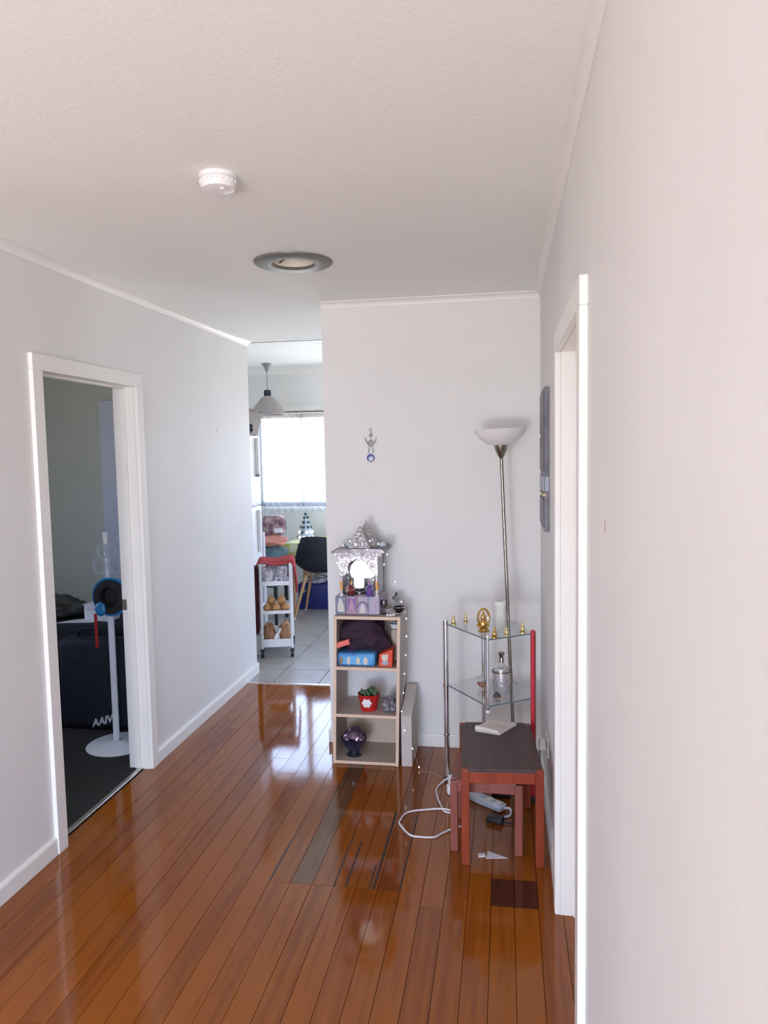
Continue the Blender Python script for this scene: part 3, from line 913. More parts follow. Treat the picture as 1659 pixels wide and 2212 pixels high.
MB().prism([(-0.653, Z3+0.0005), (-0.583, Z3+0.0005), (-0.578, 0.617), (-0.652, 0.588)], 'y', 3.724, 3.80).build('body', 'redor', t, bevel=0.003)
MB().prism([(-0.637, 0.586), (-0.602, 0.590), (-0.604, 0.565), (-0.61, 0.553), (-0.628, 0.553), (-0.636, 0.566)], 'y', 3.722, 3.725).build('print_patch', 'pale_p', t)
MB().ell((-0.619, 3.7225, 0.543), 0.018, 0.001, 0.012, 12, 8).build('print_patch', 'slate_l', t)
Tm = Matrix.Translation((-0.846, 3.726, 0.640)) @ Matrix.Rotation(-0.32, 4, 'Y')
tag(MB().rbox(-0.043, 0.043, -0.014, 0.014, -0.014, 0.014, 0.003, 2, Tm).build('packet', 'coral'), 'coral red packet sticking out of the plum cloth', 'packet')
t = thing('paper_dish', 'white shallow dish tucked under the bookcase top', 'dish', (-0.575, 3.88, 0.69))
MB().lathe((-0.585, 3.88, 0.690), [(0, 0), (0.022, 0.002), (0.030, 0.020), (0.032, 0.028), (0.030, 0.028), (0.027, 0.020), (0.02, 0.006), (0, 0.004)], 24).build('bowl', 'paper', t, smooth=True)
Tm = Matrix.Translation((-0.585, 3.88, 0.61))
MB().rbox(-0.02, 0.02, -0.03, 0.03, Z3-0.61+0.0005, 0.08, 0.004, 2, Tm).build('stand', 'lam_in', t)

# flower pot, foil lump, bowl
px, py = -0.722, 3.795
t = thing('flower_pot', 'red flower pot with white flower motif in the bookcase', 'plant', (px, py, Z2))
MB().lathe((px, py, Z2), [(0.0, 0.0005), (0.044, 0.0005), (0.046, 0.012), (0.047, 0.03), (0.052, 0.055), (0.058, 0.07), (0.060, 0.088), (0.056, 0.088), (0.052, 0.074), (0, 0.074)], 40, cap=False).build('pot', 'redpot', t, smooth=True)
MB().lathe((px, py, Z2), [(0.0515, 0.0745), (0.03, 0.079), (0, 0.080)], 24, cap=False).build('soil', 'soil', t)
m = MB()
for i in range(6):
    a = 2*PI*i/6
    m.ell((px-0.002+0.016*math.cos(a), py-0.0535, Z2+0.050+0.016*math.sin(a)), 0.011, 0.006, 0.011, 12, 8)
m.ell((px-0.002, py-0.0545, Z2+0.050), 0.012, 0.006, 0.012, 12, 8)
plab(m.build('flower_motif', 'white', t, smooth=True), 'white six-petal flower motif')
for i in range(34):
    a = random.uniform(0, 2*PI); r = random.uniform(0, 0.045)
    tilt = random.uniform(0.1, 0.9)
    c, s_ = math.cos(a), math.sin(a)
    base = Vector((px+r*c+0.006, py+r*s_*0.8, Z2+0.080))
    h = random.uniform(0.018, 0.034)+(0.022 if (r*c > 0.0 and r < 0.03) else 0)
    d = Vector((c*tilt, s_*tilt, 1)).normalized()
    mid = base+d*h*0.5
    MB().tube([base-d*0.006, mid, base+d*h*0.85, base+d*h], [0.004, 0.0075, 0.005, 0.0008], 7).build('leaf', 'leaf', t, smooth=True)
heap('foil_bundle', 'greybag', (-0.609, 3.80, Z2+0.026), 0.040, 0.05, 0.040, 'crumpled grey foil bundle beside the red flower pot', 'bundle', 0.6, 10, 5, Z2+0.0005)
bx, by = -0.806, 3.79
t = thing('glass_bowl', 'dark navy footed bowl of shiny purple foil in the lowest compartment', 'bowl', (bx, by, Z1))
MB().lathe((bx, by, Z1), [(0, 0.0005), (0.042, 0.0005), (0.044, 0.006), (0.030, 0.016), (0.034, 0.03), (0.055, 0.055), (0.068, 0.085), (0.071, 0.10), (0.067, 0.10), (0.05, 0.062), (0, 0.04)], 40, cap=False).build('bowl', 'navyglass', t, smooth=True)
for i, (dx, dy, dz, r) in enumerate(((-0.028, -0.02, 0.098, 0.034), (0.026, -0.022, 0.102, 0.034), (0.0, 0.024, 0.112, 0.038), (-0.002, -0.03, 0.118, 0.03), (0.032, 0.02, 0.104, 0.03), (-0.034, 0.02, 0.10, 0.03))):
    MB().ell((bx+dx, by+dy, Z1+dz), r, r, r*0.85, 18, 12, 0.45, 9, None, i).build('foil_ball', 'foil', t, smooth=True)

# ------------------------------------------------------------------ silver home shrine on the bookcase
def shx(x):
    return x
SZ = BZ
sf = 3.735
t = thing('home_shrine', 'silver home shrine with pointed spire and lit arch on the bookcase', 'shrine', (-0.745, 3.85, SZ))
MB().rbox(-0.880, -0.645, sf+0.012, 3.955, SZ+0.0005, SZ+0.098, 0.003).build('base', 'print3', t)
# four printed picture panels on the front of the base
bw = 0.0585
for i, mm in enumerate(('print1', 'print2', 'print3', 'print4')):
    x = -0.880+i*bw
    p = MB().rbox(x+0.001, x+bw-0.001, sf, sf+0.012, SZ+0.008, SZ+(0.098 if i else 0.096), 0.0015, 1).build('picture_panel', mm, t)
    cx = x+bw/2
    if i == 0:
        MB().prism([(cx-0.018, SZ+0.018), (cx+0.02, SZ+0.018), (cx+0.016, SZ+0.05), (cx+0.004, SZ+0.09), (cx-0.006, SZ+0.09), (cx-0.014, SZ+0.06)], 'y', sf-0.001, sf+0.002).build('printed_figure', 'mint', p)
    elif i == 1:
        MB().box(cx-0.021, cx+0.021, sf-0.0008, sf+0.002, SZ+0.024, SZ+0.088).build('printed_field', 'purple', p)
        MB().prism([(cx-0.017, SZ+0.026), (cx+0.017, SZ+0.026), (cx+0.012, SZ+0.06), (cx+0.005, SZ+0.084), (cx-0.005, SZ+0.084), (cx-0.012, SZ+0.06)], 'y', sf-0.0018, sf+0.002).build('printed_figure', 'pinkp', p)
    elif i == 2:
        mm_ = MB()
        pts = [(cx+0.026*math.cos(a), sf-0.0005, SZ+0.040+0.030*math.sin(a)) for a in [PI*k/14 for k in range(15)]]
        mm_.tube(pts, 0.0045, 6)
        mm_.build('printed_arch', 'print1', p, smooth=True)
        MB().prism([(cx-0.014, SZ+0.014), (cx+0.014, SZ+0.014), (cx+0.010, SZ+0.045), (cx+0.004, SZ+0.058), (cx-0.004, SZ+0.058), (cx-0.010, SZ+0.045)], 'y', sf-0.0012, sf+0.002).build('printed_figure', 'mint', p)
    else:
        MB().prism([(cx-0.022, SZ+0.030), (cx+0.024, SZ+0.030), (cx+0.018, SZ+0.066), (cx+0.002, SZ+0.088), (cx-0.012, SZ+0.07)], 'y', sf-0.0012, sf+0.002).build('printed_figure', 'print3', p)
# columns
for x in (-0.848, -0.660):
    cl = MB().lathe((x, sf+0.016, 0), [(0.010, SZ+0.098), (0.010, SZ+0.108), (0.006, SZ+0.112), (0.0065, SZ+0.130)], 16).build('column', 'silver_b', t, smooth=True)
    plab(MB().lathe((x, sf+0.016, 0), [(0.0075, SZ+0.130), (0.0085, SZ+0.15), (0.0075, SZ+0.178)], 16).build('amber_sleeve', 'amber', cl, smooth=True), 'amber orange sleeve')
    MB().lathe((x, sf+0.016, 0), [(0.0065, SZ+0.178), (0.0065, SZ+0.20), (0.011, SZ+0.205), (0.011, SZ+0.212)], 16).build('capital', 'silver_b', cl, smooth=True)
for x in (-0.848, -0.660):
    MB().rbox(x-0.008, x+0.008, 3.915, 3.931, SZ+0.098, SZ+0.325, 0.002).build('rear_post', 'silver', t)
# side and back walls
MB().rbox(-0.660, -0.652, sf+0.03, 3.93, SZ+0.098, SZ+0.325, 0.001, 1).build('side_wall', 'silver', t)
MB().rbox(-0.858, -0.850, sf+0.03, 3.93, SZ+0.098, SZ+0.325, 0.001, 1).build('side_wall', 'silver', t)
MB().rbox(-0.85, -0.66, 3.925, 3.931, SZ+0.098, SZ+0.325, 0.001, 1).build('back_wall', 'pewter', t)
# cusped front arch screen
outer = [(-0.858, SZ+0.325), (-0.858, SZ+0.212), (-0.842, SZ+0.206), (-0.828, SZ+0.208), (-0.818, SZ+0.222), (-0.812, SZ+0.232), (-0.812, SZ+0.256), (-0.80, SZ+0.276),
         (-0.782, SZ+0.284), (-0.766, SZ+0.295), (-0.752, SZ+0.285), (-0.728, SZ+0.280), (-0.708, SZ+0.266), (-0.70, SZ+0.25), (-0.690, SZ+0.240),
         (-0.680, SZ+0.222), (-0.668, SZ+0.208), (-0.652, SZ+0.212), (-0.652, SZ+0.325)]
MB().prism(outer, 'y', sf+0.006, sf+0.014).build('arch_screen', 'silver_b', t)
for x, z, r in ((-0.838, 0.305, 0.010), (-0.800, 0.308, 0.009), (-0.832, 0.262, 0.013), (-0.838, 0.226, 0.010), (-0.676, 0.30, 0.010), (-0.680, 0.262, 0.012), (-0.735, 0.31, 0.008), (-0.708, 0.308, 0.008)):
    MB().ell((x, sf+0.005, SZ+z), r, 0.004, r, 12, 8).build('embossed_boss', 'silver_b', t, smooth=True)
# eave and roof
MB().prism([(-0.890, SZ+0.325), (-0.612, SZ+0.325), (-0.608, SZ+0.336), (-0.63, SZ+0.352), (-0.86, SZ+0.352), (-0.893, SZ+0.336)], 'y', sf-0.012, 3.955).build('eave', 'pewter', t, bevel=0.003)
MB().box(-0.878, -0.625, sf-0.014, sf-0.010, SZ+0.312, SZ+0.330).build('fascia', 'silver', t)


def pyr(mb, cx, cy, hw, hd, z0, z1, tip=0.004):
    mb.add([(cx-hw, cy-hd, z0), (cx+hw, cy-hd, z0), (cx+hw, cy+hd, z0), (cx-hw, cy+hd, z0), (cx-tip, cy-tip, z1), (cx+tip, cy-tip, z1), (cx+tip, cy+tip, z1), (cx-tip, cy+tip, z1)],
           [(0, 3, 2, 1), (4, 5, 6, 7), (0, 1, 5, 4), (1, 2, 6, 5), (2, 3, 7, 6), (3, 0, 4, 7)])
    return mb


pyr(MB(), -0.748, 3.775, 0.058, 0.045, SZ+0.352, SZ+0.462).build('front_gable', 'silver', t, bevel=0.002)
pyr(MB(), -0.732, 3.86, 0.066, 0.060, SZ+0.352, SZ+0.474).build('spire', 'silver', t, bevel=0.002)
MB().lathe((-0.732, 3.86, SZ+0.470), [(0.005, 0), (0.008, 0.006), (0.004, 0.012), (0, 0.02)], 12).build('finial', 'silver_b', t, smooth=True)
for x in (-0.812, -0.634):
    plab(MB().ell((x, 3.80, SZ+0.362), 0.020, 0.020, 0.016, 14, 10).build('corner_dome', 'palee', t, smooth=True), 'pale blue-grey corner dome')
for x, z in ((-0.765, 0.372), (-0.728, 0.372)):
    MB().ell((x, 3.733, SZ+z), 0.010, 0.004, 0.013, 10, 8).build('embossed_leaf', 'silver_b', t, smooth=True)
# lamp inside
lm = MB().lathe((-0.752, 3.845, 0), [(0.0, SZ+0.182), (0.060, SZ+0.186), (0.068, SZ+0.21), (0.062, SZ+0.245), (0.04, SZ+0.27), (0.0, SZ+0.282)], 32).build('lamp_dome', 'led', t, smooth=True)
plab(lm, 'glowing white lamp dome')
plab(MB().lathe((-0.768, 3.825, 0), [(0.026, SZ+0.130), (0.028, SZ+0.15), (0.026, SZ+0.186)], 24).build('lamp_stem', 'led_b', t, smooth=True), 'glowing cool white lamp stem')
MB().lathe((-0.764, 3.825, 0), [(0.036, SZ+0.0985), (0.036, SZ+0.112), (0.022, SZ+0.118), (0.024, SZ+0.130)], 24).build('lamp_foot', 'pewter', t, smooth=True)


def statuette(name, x, y, z0, h, mats, label):
    r_ = thing(name, label, 'statuette', (x, y, z0))
    MB().lathe((x, y, z0), [(0, 0.0005), (h*0.26, 0.0005), (h*0.27, h*0.08), (h*0.2, h*0.12)], 16, cap=False).build('plinth', mats[3], r_, smooth=True)
    MB().lathe((x, y, z0), [(h*0.2, h*0.10), (h*0.24, h*0.22), (h*0.17, h*0.36), (h*0.15, h*0.5), (h*0.19, h*0.58), (h*0.07, h*0.66)], 16).build('robe', mats[0], r_, smooth=True)
    mb_ = MB()
    for sg in (-1, 1):
        mb_.tube([(x+sg*h*0.17, y, z0+h*0.57), (x+sg*h*0.25, y-h*0.04, z0+h*0.42), (x+sg*h*0.10, y-h*0.2, z0+h*0.40)], [h*0.055, h*0.05, h*0.035], 8)
    mb_.build('arms', mats[1], r_, smooth=True)
    MB().ell((x, y, z0+h*0.74), h*0.10, h*0.10, h*0.115, 14, 10).build('head', mats[1], r_, smooth=True)
    MB().lathe((x, y, z0), [(h*0.11, h*0.78), (h*0.10, h*0.86), (h*0.06, h*0.93), (h*0.02, h), (0, h*1.01)], 14).build('crown', mats[2], r_, smooth=True)
    return r_


statuette('statuette', -0.800, 3.775, SZ+0.098, 0.080, ('redp', 'skinp', 'gold', 'pewter'), 'small red-robed statuette in left of the shrine')
statuette('statuette', -0.702, 3.768, SZ+0.098, 0.085, ('purple', 'print4', 'pinkp', 'purple'), 'small purple statuette with pink crown in right of the shrine')
statuette('statuette', -0.832, 3.82, SZ+0.098, 0.055, ('skinp', 'skinp', 'pewter', 'pewter'), 'tiny tan statuette at the back left of the shrine')

# silver offering things on the right of the bookcase top
t = thing('offering_tray', 'silver tray on the right end of the bookcase top', 'tray', (-0.555, 3.80, SZ))
Tm = Matrix.Translation((-0.572, 3.80, SZ+0.0005))
MB().lathe((0, 0, 0), [(0, 0), (0.042, 0), (0.058, 0.008), (0.060, 0.010), (0.056, 0.011), (0.041, 0.004), (0, 0.004)], 36, Tm @ Matrix.Scale(0.95, 4, (1, 0, 0)), cap=False).build('tray', 'silver_b', t, smooth=True)
MB().tube([(-0.572+0.055*math.cos(2*PI*i/30), 3.80+0.057*math.sin(2*PI*i/30), SZ+0.011) for i in range(30)], 0.0025, 6, closed=True).build('rim', 'chrome', t, smooth=True)
t = thing('offering_bowl', 'small black bowl with silver rim on the silver tray', 'bowl', (-0.548, 3.80, SZ+0.005))
MB().lathe((-0.553, 3.805, SZ+0.0045), [(0, 0), (0.016, 0), (0.018, 0.006), (0.030, 0.02), (0.034, 0.03), (0.031, 0.03), (0.02, 0.012), (0, 0.01)], 28, cap=False).build('bowl', 'black', t, smooth=True)
MB().tube([(-0.553+0.033*math.cos(2*PI*i/24), 3.805+0.033*math.sin(2*PI*i/24), SZ+0.0345) for i in range(24)], 0.002, 6, closed=True).build('rim', 'chrome', t, smooth=True)
t = thing('offering_cup', 'dark pewter goblet between shrine and silver tray', 'goblet', (-0.622, 3.77, SZ))
MB().lathe((-0.627, 3.77, SZ), [(0, 0.0005), (0.013, 0.0005), (0.013, 0.004), (0.004, 0.009), (0.004, 0.035), (0.016, 0.045), (0.019, 0.062), (0.017, 0.075), (0.015, 0.075), (0.013, 0.05), (0, 0.045)], 24, cap=False).build('cup', 'pewter', t, smooth=True)
t = thing('oil_lamp', 'small silver lamp with a domed top behind the black bowl', 'lamp', (-0.578, 3.88, SZ))
MB().lathe((-0.578, 3.885, SZ), [(0, 0.0005), (0.02, 0.0005), (0.02, 0.006), (0.006, 0.012), (0.006, 0.05), (0.022, 0.058), (0.024, 0.066), (0.012, 0.078), (0, 0.084)], 24, cap=False).build('stem', 'silver', t, smooth=True)
MB().lathe((-0.578, 3.885, SZ), [(0.005, 0.078), (0.008, 0.086), (0.003, 0.095), (0, 0.097)], 12, cap=False).build('finial', 'pewter', t, smooth=True)
for i, (x, y) in enumerate(((-0.602, 3.728), (-0.586, 3.722), (-0.571, 3.728))):
    o = MB().ell((x, y, SZ+0.0068), 0.0085, 0.0075, 0.0062, 14, 8, 0.2, 6, None, i).build('shell', 'white', None, smooth=True)
    tag(o, ('shiny white shell nearest the shrine on the bookcase top', 'shiny white shell in the middle of three on the bookcase top', 'shiny white shell nearest the silver tray edge on the bookcase top')[i], 'shell', 'white shells on the bookcase top')

# ------------------------------------------------------------------ fairy lights
FL = [(-0.825, 3.705, 1.160), (-0.786, 3.705, 1.182), (-0.684, 3.705, 1.184), (-0.640, 3.705, 1.168), (-0.700, 3.715, 1.138),
      (-0.872, 3.722, 1.112), (-0.862, 3.722, 1.066), (-0.838, 3.722, 1.030), (-0.806, 3.722, 1.018), (-0.672, 3.724, 0.980),
      (-0.615, 3.722, 1.06), (-0.598, 3.722, 1.112), (-0.562, 3.74, 0.968), (-0.528, 3.72, 0.868), (-0.5, 3.69, 0.788), (-0.500, 3.685, 0.697), (-0.505, 3.683, 0.599),
      (-0.513, 3.683, 0.502), (-0.520, 3.683, 0.402), (-0.531, 3.683, 0.304), (-0.517, 3.68, 0.205), (-0.477, 3.68, 0.111), (-0.445, 3.68, 0.014)]
order = [8, 7, 6, 5, 0, 1, 4, 2, 3, 11, 10, 9, 12, 13, 14, 15, 16, 17, 18, 19, 20, 21, 22]
t = thing('fairy_lights', 'string of tiny cold white lights trailing down the bookcase side', 'string lights', (-0.445, 3.68, 0))
pts = smoothpts([FL[i] for i in order]+[(-0.425, 3.66, 0.003), (-0.37, 3.64, 0.003), (-0.32, 3.60, 0.003)], 5)
MB().tube(pts, 0.00045, 5).build('wire', 'cordw', t)
bme = None
for p in FL:
    if bme is None:
        b_ = MB().ell((0, 0, 0), 0.0034, 0.0034, 0.004, 10, 8)
        bme = bpy.data.meshes.new('bulb')
        bme.from_pydata([tuple(v) for v in b_.v], [], b_.f)
        bme.materials.append(M['bulb'])
    o = bpy.data.objects.new('bulb', bme)
    COL.objects.link(o)
    o.parent = t
    o.location = Vector(p)-OFF[t.name]

# ------------------------------------------------------------------ wall charm
t = thing('wall_charm', 'pewter and blue glass charm hanging on the end wall', 'wall charm', (-0.722, D, 1.765))
yc = D-0.006
MB().tube([(-0.7215+0.007*math.cos(2*PI*i/16), yc, 1.757+0.009*math.sin(2*PI*i/16)) for i in range(16)], 0.0022, 6, closed=True).build('hook', 'charm_l', t, smooth=True)
MB().prism([(-0.7325, 1.722), (-0.709, 1.722), (-0.7195, 1.746)], 'y', yc-0.004, yc+0.004).build('triangle_bead', 'charm', t, bevel=0.002)
MB().prism([(-0.722+0.0155*math.cos(2*PI*i/8+PI/8), 1.684+0.019*math.sin(2*PI*i/8+PI/8)) for i in range(8)], 'y', yc-0.004, yc+0.004).build('centre_boss', 'charm', t, bevel=0.002)
for sg in (-1, 1):
    MB().tube([(-0.722+sg*0.010, yc, 1.676), (-0.722+sg*0.024, yc, 1.694), (-0.722+sg*0.032, yc, 1.716)], [0.004, 0.0045, 0.002], 8).build('wing', 'charm_l', t, smooth=True)
MB().cone((-0.722, yc, 1.757-0.009), (-0.722, yc, 1.70), 0.0013, None, 6).build('cord', 'charm_l', t)
for sg in (-1, 1):
    MB().cone((-0.722+sg*0.009, yc, 1.667), (-0.722+sg*0.013, yc, 1.632), 0.0016, 0.0026, 8).build('dangle', 'charm_l', t)
Tm = Matrix.Translation((-0.723, yc+0.003, 1.605)) @ Matrix.Rotation(PI/2, 4, 'X')
MB().lathe((0, 0, 0), [(0.0205, 0), (0.0215, 0.003), (0.019, 0.006), (0, 0.0065)], 28, Tm).build('eye_disc', 'bluee', t, smooth=True)
Tm2 = Matrix.Translation((-0.7225, yc-0.0032, 1.600)) @ Matrix.Rotation(PI/2, 4, 'X')
MB().lathe((0, 0, 0), [(0.0135, 0), (0.012, 0.002), (0, 0.0024)], 24, Tm2).build('eye_iris', 'palee', t, smooth=True)

# ------------------------------------------------------------------ carved panel on right wall
PY0, PY1, PX = 3.205, 3.545, 0.159
t = thing('wall_panel', 'tall narrow slate grey carved panel on the right wall', 'wall panel', (XR, 3.37, 1.59))
n_ = 26
prof = []
for i in range(n_+1):
    z = 1.290+(1.892-1.290)*i/n_
    prof.append((PY1+0.012*noise.noise(Vector((0, z*24, 3)))+(0.006 if i % 5 == 2 else 0), z))
poly = [(PY0, 1.284), (PY1-0.02, 1.284)]+prof+[(PY1-0.02, 1.897), (PY0, 1.897)]
MB().prism(poly, 'x', PX+0.006, XR-0.001).build('board', 'slate', t)
for z0, z1, mm in ((1.300, 1.420, 'slate'), (1.455, 1.520, 'slate_l'), (1.540, 1.690, 'slate'), (1.705, 1.88, 'slate')):
    MB().rbox(PX, PX+0.008, PY0+0.02, PY1-0.03, z0, z1, 0.003).build('relief_block', mm, t)
plab(MB().rbox(PX-0.001, PX+0.012, PY0-0.001, PY1-0.03, 1.436, 1.447, 0.001).build('gold_band', 'gold_l', t), 'dull gold band')
plab(MB().rbox(PX+0.008, PX+0.024, PY0-0.0015, PY0+0.02, 1.458, 1.518, 0.001).build('pale_inlay', 'slate_l', t), 'pale blue-grey inlay')

# ------------------------------------------------------------------ torchiere lamp
lb, ltop = Vector((0.042, 3.745, 0)), Vector((-0.0178, 3.75, 1.592))
ax = (ltop-lb).normalized()
t = thing('floor_lamp', 'nickel floor lamp with frosted white bowl shade in the corner', 'floor lamp', lb)
MB().lathe(lb, [(0, 0.0005), (0.115, 0.0005), (0.115, 0.010), (0.09, 0.020), (0.02, 0.030), (0.012, 0.04)], 40, cap=False).build('base', 'nickel', t, smooth=True)
MB().cone(lb+ax*0.03, ltop+ax*0.01, 0.0085, 0.0085, 16).build('pole', 'nickel', t, smooth=True)
rotq = Vector((0, 0, 1)).rotation_difference(ax).to_matrix().to_4x4()
Tm = Matrix.Translation(ltop) @ rotq
MB().lathe((0, 0, 0), [(0.008, 0), (0.018, 0.018), (0.029, 0.042), (0.034, 0.066), (0.030, 0.068), (0.0, 0.068)], 28, Tm).build('socket_cup', 'nickel', t, smooth=True)
MB().lathe((0, 0, 0), [(0.034, 0.066), (0.070, 0.078), (0.100, 0.100), (0.120, 0.125), (0.130, 0.146), (0.127, 0.147), (0.115, 0.124), (0.095, 0.103), (0.066, 0.083), (0.0, 0.074)], 48, Tm, cap=False).build('bowl_shade', 'frost', t, smooth=True)

# ------------------------------------------------------------------ corner glass stand
PL, PF, PR, PB = Vector((-0.290, 3.562, 0)), Vector((-0.081, 3.262, 0)), Vector((0.121, 3.395, 0)), Vector((-0.110, 3.64, 0))
t = thing('glass_stand', 'corner stand with glass shelves on chrome posts', 'display stand', (-0.08, 3.5, 0))
ZT, ZM = 0.800, 0.497
for nm, p, z0, z1, mm, r in (('post', PL, 0.03, 0.812, 'chrome', 0.0130), ('post', PB, 0.03, 0.812, 'chrome', 0.0090), ('post', PF, ZM-0.022, 0.808, 'chrome', 0.0072)):
    q = MB().cone(p+Vector((0, 0, z0)), p+Vector((0, 0, z1)), r, r, 18).build(nm, mm, t, smooth=True)
    MB().lathe(p+Vector((0, 0, z1)), [(r*0.9, 0), (r*0.8, 0.006), (r*0.4, 0.010), (0, 0.011)], 14).build('cap', 'white', q, smooth=True)
    if p is PF:
        MB().ell(p+Vector((0, 0, z0-0.004)), 0.0095, 0.0095, 0.009, 12, 8).build('knob', 'white', q, smooth=True)
    else:
        MB().cone(p, p+Vector((0, 0, 0.03)), 0.016, 0.012, 16).build('foot', 'black', q, smooth=True)
    for z in (0.25, ZM):
        if z0 < z:
            MB().lathe(p+Vector((0, 0, z-0.012)), [(r*1.12, 0), (r*1.2, 0.004), (r*1.12, 0.008)], 16).build('collar', 'nickel', q, smooth=True)
q = plab(MB().cone(PR+Vector((0, 0, 0.03)), PR+Vector((0, 0, 0.812)), 0.0105, 0.0105, 18).build('post', 'redtube', t, smooth=True), 'red post')
MB().cone(PR+Vector((0.007, 0.004, 0.03)), PR+Vector((0.007, 0.004, 0.805)), 0.0075, 0.0075, 14).build('chrome_core', 'nickel', q, smooth=True)
MB().cone(PR, PR+Vector((0, 0, 0.03)), 0.016, 0.012, 16).build('foot', 'black', q, smooth=True)


def shelf_poly(z, hole=0.0):
    k = [PL, PF, PR, Vector((0.06, 3.60, 0)), Vector((-0.02, 3.69, 0)), Vector((-0.12, 3.72, 0))]
    return [(p.x, p.y) for p in k]


for z in (ZT-0.008, ZM-0.008, 0.155):
    P_ = shelf_poly(z)
    if z < 0.2:
        continue
    s_ = MB().prism(P_, 'z', z, z+0.008).build('glass_shelf', 'glass', t)
    m = MB()
    for a, b in zip(P_[:2], P_[1:3]):
        m.tube([(a[0], a[1], z+0.004), (b[0], b[1], z+0.004)], 0.0032, 6)
    m.build('polished_edge', 'glass_e', s_)

# items on the top glass shelf
def gold_figure(x, y, z, h, label, mat='gold', group=None):
    r_ = thing('gold_ornament', label, 'ornament', (x, y, z), group)
    MB().lathe((x, y, z), [(0, 0.0005), (h*0.30, 0.0005), (h*0.30, h*0.12), (h*0.22, h*0.16)], 16, cap=False).build('base', mat, r_, smooth=True)
    MB().ell((x, y, z+h*0.38), h*0.24, h*0.22, h*0.26, 14, 10).build('body', mat, r_, smooth=True)
    MB().ell((x, y, z+h*0.74), h*0.15, h*0.15, h*0.16, 12, 8).build('head', mat, r_, smooth=True)
    MB().cone((x, y, z+h*0.84), (x, y, z+h*1.0), h*0.12, h*0.02, 12).build('crown', mat, r_, smooth=True)
    return r_


gold_figure(-0.248, 3.515, ZT, 0.050, 'tiny gold figure above the left chrome post of the glass stand', 'goldy')
gold_figure(-0.193, 3.572, ZT, 0.044, 'tiny gold figure second from left on top of the glass stand', 'goldy')
gold_figure(-0.050, 3.285, ZT, 0.050, 'small brown-gold figure at the front corner of the glass stand')
gold_figure(0.003, 3.325, ZT, 0.044, 'small gold figure in front of the ivory candle', 'goldy')
gold_figure(0.075, 3.385, ZT, 0.052, 'small gold figure near the red post on the glass stand', 'goldy')
# large gold ornament: seated figure framed by a halo
gx, gy = -0.101, 3.40
t = thing('gold_ornament', 'large gold seated figure with halo on the glass stand', 'ornament', (gx, gy, ZT))
MB().lathe((gx, gy, ZT), [(0, 0.0005), (0.026, 0.0005), (0.028, 0.008), (0.02, 0.014)], 20, cap=False).build('base', 'gold', t, smooth=True)
MB().tube([(gx+0.026*math.cos(2*PI*i/28), gy+0.008, ZT+0.063+0.042*math.sin(2*PI*i/28)) for i in range(28)], 0.0055, 8, closed=True).build('halo', 'gold', t, smooth=True)
MB().ell((gx-0.002, gy, ZT+0.035), 0.021, 0.016, 0.022, 14, 10).build('body', 'gold', t, smooth=True)
MB().ell((gx-0.002, gy, ZT+0.066), 0.013, 0.012, 0.014, 12, 8).build('head', 'gold', t, smooth=True)
MB().cone((gx-0.002, gy, ZT+0.076), (gx-0.002, gy, ZT+0.096), 0.010, 0.003, 12).build('crown', 'gold', t, smooth=True)
plab(MB().ell((gx+0.021, gy-0.014, ZT+0.060), 0.009, 0.008, 0.022, 12, 8).build('raised_hand', 'goldy', t, smooth=True), 'pale gold raised arm')
m = MB()
for sg in (-1, 1):
    m.tube([(gx-0.002+sg*0.018, gy-0.004, ZT+0.046), (gx-0.002+sg*0.026, gy-0.012, ZT+0.032), (gx+sg*0.010, gy-0.020, ZT+0.022)], [0.006, 0.0055, 0.004], 8)
m.build('arms', 'gold', t, smooth=True)
t = thing('pillar_candle', 'tall ivory pillar candle on top of the glass stand', 'candle', (-0.026, 3.475, ZT))
MB().lathe((-0.026, 3.475, ZT), [(0, 0.0005), (0.026, 0.0005), (0.027, 0.005), (0.027, 0.108), (0.0285, 0.110), (0.0285, 0.128), (0.024, 0.131), (0.016, 0.126), (0, 0.124)], 32, cap=False).build('wax', 'candle', t, smooth=True)
MB().cone((-0.026, 3.475, ZT+0.123), (-0.025, 3.475, ZT+0.136), 0.0012, 0.0009, 6).build('wick', 'black', t)
# decanter and small things on the middle shelf
dx, dy = -0.021, 3.455
t = thing('decanter', 'clear glass decanter with stopper on the middle glass shelf', 'decanter', (dx, dy, ZM))
MB().lathe((dx, dy, ZM), [(0, 0.001), (0.036, 0.001), (0.040, 0.012), (0.043, 0.05), (0.043, 0.10), (0.038, 0.118), (0.018, 0.128), (0.013, 0.135), (0.013, 0.152), (0.017, 0.156)], 32, cap=False).build('bottle', 'bottle', t, smooth=True)
plab(MB().lathe((dx, dy, ZM), [(0, 0.03), (0.018, 0.03), (0.024, 0.06), (0.028, 0.10), (0.024, 0.116), (0, 0.12)], 24, cap=False).build('inner_vessel', 'silver_b', t, smooth=True), 'silvery inner vessel')
MB().lathe((dx, dy, ZM), [(0.010, 0.145), (0.011, 0.156), (0.009, 0.162), (0.010, 0.178), (0.015, 0.186), (0.015, 0.192), (0, 0.194)], 20).build('stopper', 'nickel', t, smooth=True)
plab(MB().lathe((dx, dy, ZM), [(0.0435, 0.10), (0.0445, 0.104), (0.0435, 0.108)], 32, cap=False).build('band', 'nickel', t, smooth=True), 'grey metal band')
t = thing('stoneware_snail', 'small brown stoneware animal behind the front chrome post', 'ornament', (-0.105, 3.52, ZM))
MB().ell((-0.112, 3.52, ZM+0.014), 0.020, 0.012, 0.0138, 14, 10).build('body', 'brownie', t, smooth=True)
MB().ell((-0.130, 3.515, ZM+0.022), 0.009, 0.008, 0.008, 10, 8).build('head', 'brownie', t, smooth=True)
t = thing('brown_cone', 'small dark olive stone cone in front of the decanter', 'ornament', (-0.04, 3.385, ZM))
